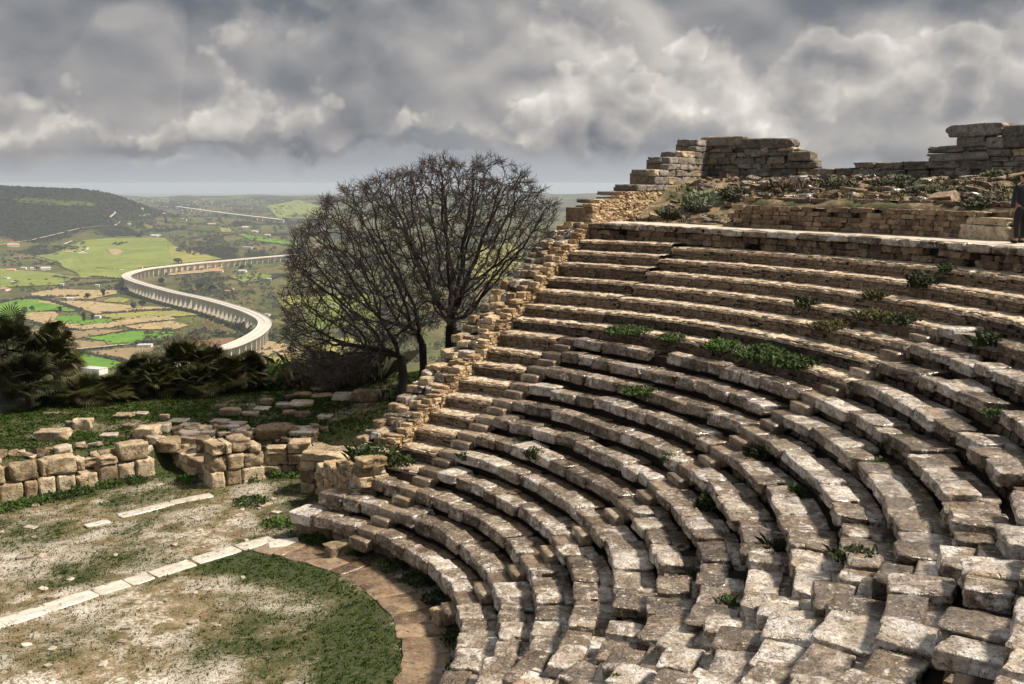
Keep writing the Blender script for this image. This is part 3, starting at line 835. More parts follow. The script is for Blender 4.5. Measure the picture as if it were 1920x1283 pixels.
def ground_mat():
    m, n, b = new_mat('muddy_ground')
    ga = n.node('ShaderNodeAttribute', attribute_name='green').outputs['Fac']
    f1 = n.noise(n.pos, 9, 6, .7); f2 = n.noise(n.pos, 28, 5, .7, .5); f3 = n.noise(n.pos, .5, 6, .6, .5); f4 = n.noise(n.pos, 2.4, 6, .65)
    dirt = n.ramp(n.m('ADD', n.m('MULTIPLY', f2, .6), n.m('MULTIPLY', f4, .4)), [(.36, (.050, .040, .017)), (.5, (.165, .130, .070)), (.64, (.40, .335, .235))])
    pale = n.ramp(n.m('ADD', n.m('MULTIPLY', f2, .55), n.m('MULTIPLY', f1, .45)), [(.40, (.07, .065, .03)), (.47, (.40, .36, .31)), (.56, (.76, .73, .70))])  # pale gravel that also paints the sky's reflection in the puddles
    wetm = n.mr(n.m('ADD', n.m('ADD', f3, n.m('MULTIPLY', f4, .35)), n.m('MULTIPLY', n.m('SUBTRACT', f1, .5), .5)), .62, .74)
    c = n.mix(wetm, dirt, pale)
    moss = n.ramp(n.m('ADD', n.m('MULTIPLY', f1, .5), n.m('MULTIPLY', f2, .5)), [(.36, (.004, .008, .001)), (.5, (.018, .034, .004)), (.64, (.10, .095, .025))])
    gm = n.mr(n.m('ADD', ga, n.m('ADD', n.m('MULTIPLY', n.m('SUBTRACT', f2, .5), 2.6), n.m('MULTIPLY', n.m('SUBTRACT', f1, .5), 2.2))), .42, .54)
    c = n.mix(gm, c, moss)
    n.put(b.inputs['Base Color'], c)
    n.put(b.inputs['Roughness'], n.m('SUBTRACT', .85, n.m('MULTIPLY', n.m('MULTIPLY', wetm, n.m('SUBTRACT', 1.0, gm)), .68)))
    bp = n.node('ShaderNodeBump'); bp.inputs['Strength'].default_value = .55; bp.inputs['Distance'].default_value = .05
    n.put(bp.inputs['Height'], n.m('ADD', f1, n.m('MULTIPLY', f2, .8))); n.l.new(bp.outputs[0], b.inputs['Normal']); return m
gr.data.materials.append(ground_mat())

# ---- grass on the ground: nobody could count it
vs = []; fs = []; vd = []; fd = []
def mixed_tuft(x, y):
    a_, b_ = (vd, fd) if rnd.random() < .6 else (vs, fs)
    tuft(a_, b_, Vector((x, y, terr(x, y) - .005)), rnd.uniform(.03, .08), 3, .06)
tries = 0
while len(fs) < 330000 and tries < 240000:
    tries += 1
    x = rnd.uniform(-9, 9); y = rnd.uniform(-6, 24)
    if math.hypot(x, y) > 7.0 and math.degrees(math.atan2(y, x)) < 56 and math.hypot(x, y) > 7.0: continue
    if abs(line_side(x, y)) < .2 and x < 3.2: continue
    g = green(x, y)
    if g + rnd.uniform(-.2, .2) > .60: tuft(vs, fs, Vector((x, y, terr(x, y) - .005)), rnd.uniform(.03, .075) * (1.5 if y > stage_y(x) else 1), 5, .05)
    elif g > .12 and rnd.random() < .5: mixed_tuft(x, y)
o = mesh_obj('grass', vs, fs, M_grass); tag(o, 'short green grass and moss on the orchestra floor and terrace', 'grass', kind='stuff')
o = mesh_obj('dry_grass', vd, fd, M_dry); tag(o, 'short straw coloured dry grass on the orchestra floor', 'grass', kind='stuff')

TRENCH = []
# ---- paved ring round the orchestra
ringp = empty('paved_ring', pol(7.3, 30, 0)); tag(ringp, 'curved ring of wet brown paving slabs round the orchestra', 'paving')
a = 68
while a > -60:
    L = rnd.uniform(.32, .95); da = math.degrees(L / 7.4); am = a - da / 2
    block('paving_slab', L_pave, pol(7.42, am, -.11), (rnd.uniform(.95, 1.12), L * .98, .145 + rnd.uniform(-.012, .02)), R(am) + rnd.uniform(-.04, .04), ringp, .015); a -= da
# dark footing under the lowest row
ft = []; 
a = 66
while a > -60:
    L = rnd.uniform(.4, .9); da = math.degrees(L / 8.3); am = a - da / 2
    if rnd.random() < .9: block('footing_block', L_rub, pol(8.66 + rnd.uniform(-.08, .05), am, 0), (.42, L * .97, .42), R(am), ROWS[1], .03)
    a -= da
for i, am in enumerate((60, 51, 40, 33, 24, 17, 9, 0)):
    TRENCH.append((pol(8.2, am, -.02), '%s dark weed clump from the left in the shade under the lowest seats' % ORD[i + 1]))
# ---- straight line of pale slabs across the orchestra, and the second line
ln = empty('slab_line', LA.lerp(LB, .5)); tag(ln, 'straight line of pale slabs across the orchestra up to the paved ring', 'slab line')
def line_blocks(parent, pts, wdt, libr, name='line_slab'):
    for (p, q) in pts:
        a_, b_ = onz(*p, 0), onz(*q, 0); L = (b_ - a_).length; c = (a_ + b_) / 2
        block(name, libr, (c.x, c.y, -.09), (L * .985, wdt, .13), math.atan2(b_.y - a_.y, b_.x - a_.x), parent, .006)
line_blocks(ln, [((-230, 1243), (-110, 1206)), ((-108, 1205), (4, 1170)), ((4, 1170), (88, 1142)), ((89, 1142), (176, 1113)), ((178, 1112), (238, 1095)), ((240, 1094), (282, 1081)), ((285, 1080), (362, 1056)), ((365, 1054), (445, 1030)), ((447, 1029), (512, 1011))], .50, L_white)
o = onz(532, 1020, 0); block('line_slab', L_white, (o.x, o.y, -.09), (.75, .6, .135), .3, ln, .005)
ln2 = empty('slab_line', onz(290, 955, 0)); tag(ln2, 'short broken line of pale slabs near the stage wall', 'slab line')
line_blocks(ln2, [((224, 969), (322, 945)), ((322, 944), (398, 929))], .42, L_white)
o = onz(183, 985, 0); ob = block('broken_slab', L_white, (o.x, o.y, -.05), (.62, .3, .12), .75); tag(ob, 'small broken pale slab at the left end of the short slab line', 'slab')
for (px, py, s, lb) in ((640, 1040, (.75, .45, .3), 'loose tan block on the paving below the lowest seats'), (830, 1170, (.42, .36, .34), 'dark edged block in the gap between paved ring and lowest seats'),
                        (48, 1047, (.38, .26, .10), 'flat pale stone in the grass at the left edge of the orchestra'), (57, 990, (.35, .2, .05), 'small flat stone sunk in the moss near the left edge'),
                        (498, 948, (.40, .22, .06), 'pale flat stone among dark weeds by the seat ends'), (518, 962, (.25, .2, .06), 'small pale stone next to the dark weeds by the seat ends')):
    o = onz(px, py, 0); ob = block('loose_stone', L_boul if s[2] > .2 else L_slabl, (o.x, o.y, .02 if s[2] > .2 else -.01), s, rnd.uniform(-.5, .9), None, .04); tag(ob, lb, 'stone')

# ------------------------------------------------------------------ ruins of the stage building
def wall_blocks(t, base, courses, depth, libr=L_ash, name='block', tilt=.015):
    """base: pixel x -> pixel y of the foot; courses: list of (z0, height, [(x0, x1), ...])"""
    for (z0, h, spans) in courses:
        for s in spans:
            x0, x1 = s[0], s[1]; hh = s[2] if len(s) > 2 else h; back = s[3] if len(s) > 3 else 0
            a_, b_ = onz(x0, base(x0), 0), onz(x1, base(x1), 0)
            d = b_ - a_; L = d.length; nrm = Vector((-d.y, d.x, 0)).normalized()
            c = (a_ + b_) / 2 + nrm * (depth / 2 + back + rnd.uniform(-.02, .02))
            block(name, libr if rnd.random() < .65 else L_boul, (c.x, c.y, z0), (L * rnd.uniform(.93, 1.0), depth * rnd.uniform(.9, 1.1), hh * rnd.uniform(.93, 1.03)), math.atan2(d.y, d.x) + rnd.uniform(-.05, .05), t, tilt * 1.8)
sl_ = empty('stage_wall', onz(120, 925, 0)); tag(sl_, 'sunlit two course block wall of the stage at the left edge', 'wall')
bl = lambda x: 945 - (945 - 893) * x / 290
wall_blocks(sl_, bl, [(-.05, .58, [(-170, -110), (-108, -60), (-58, -2), (0, 46), (48, 72), (74, 108), (109, 143), (145, 186, .50), (187, 224, .66), (225, 255, .66), (256, 290, .66)]),
                      (.55, .50, [(-160, -90), (-88, -30), (-20, 14), (26, 76), (95, 147), (148, 163, .42)]), (.60, .40, [(227, 284, .52)])], .62)
wall_blocks(sl_, bl, [(.50, .40, [(0, 60, .38, .55), (70, 130, .42, .6), (150, 200, .3, .5), (200, 262, .42, .55)])], .5, L_boul)
wall_blocks(sl_, bl, [(.62, .28, [(188, 222, .22)])], .4, L_boul)
for j, xx in enumerate((79, 88)):
    p = onz(xx, bl(xx), 0); d = Vector((.62, .78, 0)); block('upright_drum', L_ash, (p.x - .1, p.y + .35, .55), (.16, .55, .46), .68, sl_, .02)
sp_ = empty('stage_pier', onz(440, 912, 0)); tag(sp_, 'sunlit corner pier of squared blocks in the middle of the stage ruins', 'pier')
bp_ = lambda x: 917 - (x - 395) * .17
wall_blocks(sp_, bp_, [(-.04, .52, [(397, 424), (425, 452), (453, 497, .46)]), (.49, .50, [(398, 428), (429, 459), (460, 498, .40)]), (1.0, .38, [(400, 425, .36), (426, 437, .34), (438, 474, .42)]), (.90, .30, [(474, 494, .24)])], .72)
sr_ = empty('stage_side_wall', onz(540, 890, 0)); tag(sr_, 'rough three course stage wall between the corner pier and the retaining wall', 'wall')
br_ = lambda x: 893 - (x - 500) * .02
wall_blocks(sr_, br_, [(-.03, .36, [(493, 528), (529, 556), (557, 584)]), (.34, .36, [(496, 540), (541, 584)]), (.70, .32, [(498, 538, .18), (541, 582, .36)])], .62, L_boul)
rt_ = empty('return_wall', onz(345, 895, 0)); tag(rt_, 'low shaded return wall of dark blocks left of the corner pier', 'wall')
pA, pB = onz(394, 912, 0), Vector((-2.0, 14.2, 0)); d = pB - pA; nn = 5
for i in range(nn):
    c = pA + d * ((i + .5) / nn) + Vector((.25, .25, 0))
    for (z0, h) in ((-.05, .34), (.29, .30)):
        block('block', L_boul, (c.x, c.y, z0), (d.length / nn * .98, .6, h), math.atan2(d.y, d.x), rt_, .02)
    if i > 0:
        c2 = c + Vector((.55, .35, 0)); block('top_slab', L_slabl, (c2.x, c2.y, .42), (d.length / nn * .98, .8, .2), math.atan2(d.y, d.x), rt_, .02)
for i, (px, py) in enumerate(((377, 880), (388, 886))):
    p = onz(px, py, 0); block('upright_block', L_boul, (p.x + .1, p.y + .1, .58), (.42 if i == 0 else .25, .55, .46), .2, rt_, .04)

for i in range(95):
    x = rnd.uniform(-6.2, 2.9); y = stage_y(x) + rnd.uniform(.35, 1.7); s = rnd.uniform(.14, .38)
    inst('rubble', rnd.choice(L_boul + L_slabl + L_rub), (x, y, terr(x, y) + s * .12), (rnd.uniform(-.25, .25), rnd.uniform(-.25, .25), rnd.uniform(0, 6)), (s * rnd.uniform(1, 1.7), s, s * rnd.uniform(.4, .8)), sl_ if x < -2.2 else sr_)
for i in range(90):
    x = rnd.uniform(-7, 3); y = rnd.uniform(-2, 12.5); s = rnd.uniform(.05, .15)
    if math.hypot(x, y) < 6.9 or y < stage_y(x) - .3:
        if abs(line_side(x, y)) > .4: inst('pebble', rnd.choice(L_slabl), (x, y, terr(x, y) + s * .1), (rnd.uniform(-.2, .2), rnd.uniform(-.2, .2), rnd.uniform(0, 6)), (s * 1.5, s, s * .5), gr)
# loose and fallen blocks on the terrace behind: (px of centre, px of foot, width px, height px, stone lib, label)
LOOSE = [(91, 828, 60, 28, 'b', 'long tan block lying in the grass below the left palms'), (151, 806, 34, 24, 'b', 'square cut tan block leaning beside the long block under the palms'),
 (129, 800, 14, 12, 'b', 'small dark stone against the square cut block'), (200, 822, 32, 9, 's', 'flat brown stone in the grass before the stage wall'),
 (241, 804, 24, 12, 'b', 'oval tan stone in the grass behind the stage wall'), (228, 786, 36, 14, 'b', 'broken tan block by the dark bushes'),
 (263, 780, 22, 8, 's', 'pale flat slab half buried in the grass behind the stage wall'), (307, 788, 18, 13, 'b', 'small upright brown stone on the terrace grass'),
 (271, 822, 44, 27, 'b', 'upright tan block at the back of the stage wall'), (302, 812, 28, 22, 's', 'grey topped block next to the upright tan block'),
 (297, 848, 66, 32, 'b', 'long rough tan block lying on the stage wall'), (355, 845, 52, 33, 'b', 'cube shaped tan block with a pale wet top'),
 (367, 818, 78, 20, 's', 'long narrow slab with a shining wet top'), (398, 842, 40, 20, 'b', 'brown block behind the cube shaped block'),
 (330, 795, 36, 8, 's', 'flat pale slab in the second row of terrace slabs'), (352, 803, 34, 8, 's', 'second flat pale slab beside the long narrow slab'),
 (409, 796, 34, 10, 's', 'pale wet slab at the back of the terrace stones'), (432, 806, 46, 16, 's', 'broad pale wet slab before the round boulders'),
 (451, 822, 54, 20, 'b', 'rounded long boulder in the middle of the terrace stones'), (510, 826, 76, 36, 'w', 'large dark brown boulder among the terrace stones'),
 (566, 818, 56, 20, 's', 'broad grey flat slab left of the retaining wall foot'), (411, 770, 24, 14, 'w', 'ochre boulder on the green terrace edge'),
 (428, 781, 40, 20, 'w', 'pair sized ochre boulder below the terrace edge'), (467, 780, 32, 10, 's', 'small wet white slab among the dark weeds'),
 (488, 772, 30, 9, 's', 'wet white slab behind the small white slab'), (498, 760, 24, 16, 'w', 'dark brown stone at the edge of the slabs'),
 (532, 766, 34, 14, 's', 'shining slab on the far stone heap'), (562, 764, 44, 16, 's', 'largest shining slab on the far stone heap'),
 (540, 780, 26, 14, 'w', 'dark round stone under the shining slabs'), (566, 784, 30, 16, 'w', 'dark round stone right of its twin under the slabs'),
 (608, 786, 28, 10, 's', 'white flat slab in the shade left of the retaining wall'), (541, 750, 16, 12, 'w', 'small brown cobble in the far stone row'),
 (565, 746, 36, 14, 'w', 'rounded brown stone in the far stone row'), (602, 748, 40, 13, 'w', 'flat topped brown stone in the far stone row'),
 (592, 734, 24, 9, 's', 'small pale stone behind the far stone row'), (640, 752, 36, 18, 's', 'pale block beside the large brown boulder'),
 (684, 756, 58, 32, 'w', 'largest round brown boulder at the foot of the bare tree')]
fnl = lambda x, y: terr(x, y)
for (px, py, wp, hp, kd, lb) in LOOSE:
    p = onfun(px, py, fnl, 20, 60)
    if p is None: continue
    Yd = p.y - CY; W_, H_ = wp * Yd / FPX, hp * Yd / FPX
    flat_ = kd == 's'
    dep = W_ * (rnd.uniform(.7, 1.0) if flat_ else rnd.uniform(.6, .85)); dep = min(dep, .9)
    hz = max(.12, H_ - (dep * .22 if True else 0)) if not flat_ else max(.10, H_ - dep * .2)
    ob = block({'b': 'fallen_block', 's': 'flat_slab', 'w': 'boulder'}[kd], {'b': L_boul, 's': L_slabl, 'w': L_brown}[kd], (p.x, p.y + dep / 2, p.z - .04), (W_, dep, hz + .04), rnd.uniform(-.25, .25), None, .05)
    tag(ob, lb, {'b': 'stone block', 's': 'stone slab', 'w': 'boulder'}[kd])

# ------------------------------------------------------------------ plants
def leafy(name, p, rad, h, nleaf, label, cat='weed', group=None, mat=None, lsize=.09, stems=True):
    t = empty(name, p); tag(t, label, cat, group)
    vs = []; fs = []
    for i in range(nleaf):
        a = rnd.uniform(0, 6.28); rr_ = rad * math.sqrt(rnd.random()); zz = h * (1 - (rr_ / rad) ** 2 * .6) * rnd.uniform(.25, 1)
        c = Vector((math.cos(a) * rr_, math.sin(a) * rr_, zz)); ax = Vector((rnd.gauss(0, 1), rnd.gauss(0, 1), rnd.uniform(.0, 1.2))).normalized()
        s = ax.orthogonal().normalized() * lsize * rnd.uniform(.25, .45); l = ax * lsize * rnd.uniform(.7, 1.4); b_ = len(vs)
        vs += [c, c + l * .5 + s, c + l, c + l * .5 - s]; fs.append((b_, b_ + 1, b_ + 2, b_ + 3))
    for i in range(nleaf // 5):
        a = rnd.uniform(0, 6.28); rr_ = rad * math.sqrt(rnd.random()); tuft(vs, fs, Vector((math.cos(a) * rr_, math.sin(a) * rr_, -.02)), h * rnd.uniform(.5, 1.3), 2, .02)
    mesh_obj('leaves', vs, fs, mat or M_leaf, t, local=True)
    if stems:
        vs = []; fs = []
        for i in range(max(4, nleaf // 25)):
            a = rnd.uniform(0, 6.28); d = Vector((math.cos(a), math.sin(a), 0)); q = d * rad * rnd.uniform(.3, .9) + Vector((0, 0, h * rnd.uniform(.4, .9)))
            tube(vs, fs, [Vector((0, 0, -.03)), q * .5 + Vector((0, 0, h * .1)), q], [.006, .005, .003], 4)
        mesh_obj('stems', vs, fs, M_twig, t, local=True)
    return t
def tube(vs, fs, pts, rad, ns=5):
    base = len(vs)
    for i, p in enumerate(pts):
        d = (pts[min(i + 1, len(pts) - 1)] - pts[max(i - 1, 0)])
        d = d.normalized() if d.length > 1e-6 else Vector((0, 0, 1))
        u = d.orthogonal().normalized(); v = d.cross(u)
        for k in range(ns):
            a = 2 * math.pi * k / ns; vs.append(p + (u * math.cos(a) + v * math.sin(a)) * rad[i])
    for i in range(len(pts) - 1):
        for k in range(ns):
            a = base + i * ns + k; b_ = base + i * ns + (k + 1) % ns; fs.append((a, b_, b_ + ns, a + ns))

def theatre_z(x, y):
    r = math.hypot(x, y); k = int((r - R1) / DR) + 1
    if r < R1: return 0.0
    return zk(min(k, 20)) - .08
# weeds: (px, py of foot, radius px, height px, words)
WEEDS = [(700, 868, 44, 34, 'broad green weeds spreading at the foot of the retaining wall'), (742, 866, 36, 16, 'low dark green weeds right of the broad weeds at the wall foot'),
 (1200, 758, 34, 12, 'green weeds in a gap of the seats left of the middle stairway'), (1430, 694, 56, 26, 'largest bright green weed patch beside the big rounded boulder'),
 (1355, 668, 34, 20, 'green weeds joining the largest weed patch on its left'), (1490, 690, 40, 22, 'green weeds joining the largest weed patch on its right'),
 (1430, 862, 24, 32, 'dark bush tuft between worn seats below the middle stairway'), (1330, 952, 28, 34, 'dark green bush tuft growing out of a seat gap in the lower middle'),
 (1490, 925, 16, 24, 'small bright tuft in a seat gap right of the dark bush tuft'), (1605, 1048, 44, 26, 'feathery green plant hanging over the dark gap at the lower right'),
 (1360, 1135, 20, 28, 'young light green plant among the worn slabs at the lower middle'), (1460, 1035, 18, 36, 'upright green weed in the dark gap between two seat rows'),
 (1300, 1085, 12, 22, 'small dark weed in a seat gap left of the young plant'), (1852, 648, 26, 26, 'dark green weed hanging on the upper right seats'),
 (1510, 590, 18, 22, 'dark green weed on the thin upper rows'), (1725, 545, 26, 28, 'dark shrubby weed on the upper rows near the right'), (1640, 570, 24, 20, 'scrubby weed on the upper rows left of the stairway top'),
 (1775, 520, 16, 16, 'bright weed on the second highest row near the right edge'), (1560, 615, 40, 18, 'scrubby green growth over the crumbled upper row'), (1640, 618, 34, 18, 'scrubby growth right of the crumbled upper row'),
 (1690, 605, 30, 20, 'dark weeds beside the squared stone block'), (1000, 870, 18, 20, 'dark weed under the seats left of centre'), (985, 830, 26, 12, 'low weeds behind the seats left of centre'),
 (870, 880, 10, 16, 'small green tuft by the left stairway'), (1255, 885, 16, 12, 'low green tuft on the worn seats at centre'), (770, 795, 16, 14, 'dark weed in the corner of the retaining wall steps'),
 (1350, 832, 16, 10, 'small weed on the broken seat left of the dark bush tuft'), (1640, 868, 26, 16, 'green weed behind the worn seats right of centre'), (1860, 790, 24, 12, 'low green weed in a seat gap near the right edge'),
 (1665, 1105, 18, 8, 'mossy tuft between the slabs at the lower right'), (1700, 1180, 22, 9, 'dark moss tuft between large slabs at the lower right'), (1680, 1230, 16, 9, 'moss tuft between the lowest slabs at the right'),
 (1155, 1275, 14, 16, 'small green tuft at the bottom edge'), (1180, 640, 46, 14, 'brownish green weeds along the back of the twelfth row'), (1260, 652, 30, 10, 'low bright weeds along the back of the twelfth row'),
 (1105, 1072, 14, 6, 'flat moss tuft on a seat in the lower middle')]
for (px, py, rp, hp, lb) in WEEDS:
    p = onfun(px, py, theatre_z, 6, 40, 800)
    if p is None: continue
    Yd = p.y - CY; rad = rp * Yd / FPX; h = hp * Yd / FPX
    ls = max(.045, min(.09, rad * .22))
    leafy('weed', p - Vector((0, 0, .03)), rad, h, int(80 + 620 * rad), lb, lsize=ls, mat=M_leaf if ('bright' in lb or 'green' in lb and 'dark' not in lb) and 'scrub' not in lb else (M_leaf3 if 'scrub' in lb or 'brown' in lb else M_leaf2))
# plants along the foot of the stage wall
for i, (px, py) in enumerate(((20, 955), (60, 945), (105, 935), (150, 925), (205, 912), (250, 905), (350, 905), (470, 900), (515, 893), (560, 893))):
    p = onz(px, py, 0)
    leafy('weed', p, .38, .20, 130, '%s dark leafy weed from the left along the foot of the stage ruins' % ORD[i + 1], group='weeds along the stage ruins', lsize=.10)
for i, (px, py, rr_) in enumerate(((470, 945, .5), (520, 985, .45))):
    p = onz(px, py, 0); leafy('weed', p, rr_, .16, 200, ['spreading dark weeds on the orchestra floor left of the seat ends', 'dark weeds against the end of the lowest seats'][i], lsize=.10)
for p, lb in TRENCH: leafy('weed', p, .42, .20, 160, lb, group='weeds under the lowest seats', lsize=.09)
# shrubs on the hillside above
for (px, py, rp, hp, lb, mt) in ((1310, 392, 28, 34, 'grey green shrub in the hollow below the skyline ruin', 'g'), (1375, 372, 24, 24, 'dark shrub under the tall skyline ruin', 'd'), (1480, 352, 50, 18, 'brown dry scrub at the foot of the skyline ruin', 'b'),
     (1570, 352, 36, 20, 'low green shrub under the low skyline wall', 'd'), (1680, 352, 46, 24, 'green shrub right of the low skyline wall', 'd'), (1790, 372, 36, 20, 'dark shrub on the stony mound at the right', 'd'),
     (1850, 392, 38, 24, 'dark thorny shrub behind the standing person', 'd'), (1740, 362, 30, 14, 'small green shrub on the stony mound', 'd'), (1875, 335, 34, 16, 'grassy shrub below the right skyline ruin', 'd'), (1258, 408, 20, 18, 'small dark weed where the side wall meets the walkway', 'd')):
    p = onfun(px, py, lambda x, y: upz(x, y) if math.hypot(x, y) > 24.2 else zk(20), 20, 60, 600)
    if p is None: continue
    Yd = p.y - CY; rad = rp * Yd / FPX; h = hp * Yd / FPX
    leafy('shrub', p, rad, h, 420, lb, 'shrub', mat={'g': simple('sage_leaf', (.16, .19, .12), .8), 'd': M_leaf, 'b': M_scrub}[mt] if mt != 'd' else M_ftree, lsize=.12)

# ---- dwarf palms on the terrace edge
def palm(px, py, wp, hp, label, Yd, nleaf=150):
    base = ond(px, py, Yd); base.z = terr(base.x, base.y) - .1
    rad, h = wp / 2 * Yd / FPX * .9, (hp - 2) * Yd / FPX
    t = empty('dwarf_palm', base); tag(t, label, 'palm', 'dwarf palms along the terrace edge')
    G = ([], []); D = ([], []); S = ([], [])
    for i in range(nleaf):
        a = rnd.uniform(0, 6.28); el = math.asin(rnd.uniform(-.35, 1)); 
        d = Vector((math.cos(a) * math.cos(el), math.sin(a) * math.cos(el), math.sin(el)))
        c0 = Vector((0, 0, h * .5)); e = Vector((d.x * rad, d.y * rad, d.z * h * .5)) * rnd.uniform(.55, .92)
        c = c0 + e
        if c.z < .1: c.z = .1
        dry = el < .25 and rnd.random() < .22
        vs, fs = D if dry else G
        out = (e.normalized() + Vector((rnd.gauss(0, .25), rnd.gauss(0, .25), rnd.gauss(0, .2) - (.5 if dry else 0)))).normalized()
        side = out.cross(Vector((0, 0, 1))); side = side.normalized() if side.length > .1 else Vector((1, 0, 0))
        up = side.cross(out)
        side = (side * math.cos(.6) + up * rnd.uniform(-.6, .6)).normalized()
        nb = 15; Lb = rnd.uniform(.50, .78) * min(1.2, max(.7, rad / 1.2))
        for j in range(nb):
            th = (j / (nb - 1) - .5) * 3.0
            dd = (out * math.cos(th) + side * math.sin(th)).normalized(); ww = dd.cross(up).normalized() * .026
            b_ = len(vs); tip = c + dd * Lb * (1 - .25 * abs(th) / 1.5) - Vector((0, 0, .06))
            vs += [c, c + dd * Lb * .55 + ww + up * .03, tip, c + dd * Lb * .55 - ww + up * .03]; fs.append((b_, b_ + 1, b_ + 2, b_ + 3))
        if i % 3 == 0: tube(S[0], S[1], [c0 * .6, c0 * .6 + (c - c0 * .6) * .6, c], [.02, .014, .010], 3)
    tube(S[0], S[1], [Vector((0, 0, -.3)), Vector((.02, 0, h * .3)), Vector((0, .03, h * .55))], [.16, .15, .12], 7)
    mesh_obj('fronds', G[0], G[1], M_frond, t, local=True); 
    if D[0]: mesh_obj('dry_fronds', D[0], D[1], M_dryfr, t, local=True)
    mesh_obj('trunk', S[0], S[1], M_bark, t, local=True)
for a in ((28, 800, 120, 172, 'tall dwarf palm at the left edge with a round head', 38.5), (112, 790, 104, 150, 'second tall dwarf palm beside the white valley building', 38.8), (60, 815, 130, 100, 'broad low dwarf palm in front of the two tall palms', 37.0),
          (-45, 815, 120, 150, 'dwarf palm cut by the left edge of the view', 38.0), (160, 800, 110, 46, 'dark low palm between the tall palms and the bushes', 37.8), (215, 785, 120, 44, 'low palm right of the white valley building with yellowed fronds', 38.3),
          (272, 765, 110, 75, 'rounded dark palm left of the bare shrub', 39.5), (300, 775, 90, 70, 'low dark palm under the bare shrub', 38.8), (348, 760, 90, 105, 'upright dark palm below the bare shrub twigs', 39.8),
          (395, 752, 84, 92, 'dark palm under the near end of the viaduct', 40.0), (432, 748, 76, 75, 'small dark palm left of the last palm', 39.6), (470, 745, 76, 76, 'last dark palm at the right end of the palm row', 40.2), (375, 770, 90, 60, 'lowest dark palm in front of the palm row', 38.9)):
    palm(*a)

# ---- bare trees: grown by space colonisation
def inpoly(x, y, P):
    c = False; j = len(P) - 1
    for i in range(len(P)):
        if (P[i][1] > y) != (P[j][1] > y) and x < (P[j][0] - P[i][0]) * (y - P[i][1]) / (P[j][1] - P[i][1]) + P[i][0]: c = not c
        j = i
    return c
def grow(attr, starts, step, infl, kill, iters, seed=1):
    rng = np.random.default_rng(seed)
    pos = [np.array(s[0]) for s in starts]; par = [-1] * len(starts); dirs = [np.array(s[1]) for s in starts]
    A = np.array(attr); alive = np.ones(len(A), bool); near = np.full(len(A), -1); nd = np.full(len(A), 1e9); done = 0
    for it in range(iters):
        new = np.array(pos[done:])
        for q in range(0, len(new), 64):
            ch = new[q:q + 64]; dm = np.linalg.norm(A[:, None, :] - ch[None], axis=2); mi = dm.argmin(1); mv = dm[np.arange(len(A)), mi]
            b = mv < nd; nd[b] = mv[b]; near[b] = mi[b] + done + q
        done = len(pos)
        alive &= nd > kill
        idx = np.where(alive & (nd < infl))[0]
        if len(idx) == 0: break
        acc = {}
        for i in idx: acc.setdefault(near[i], []).append(i)
        added = 0
        for nd_, L in acc.items():
            v = A[L] - pos[nd_]; v /= np.linalg.norm(v, axis=1)[:, None]; g = v.sum(0) / max(1, len(L)) + rng.normal(0, .16, 3)
            g = g / (np.linalg.norm(g) + 1e-9) + dirs[nd_] * .35; g /= np.linalg.norm(g)
            pos.append(pos[nd_] + g * step); par.append(nd_); dirs.append(g); added += 1
        if added == 0: break
    return np.array(pos), par, dirs
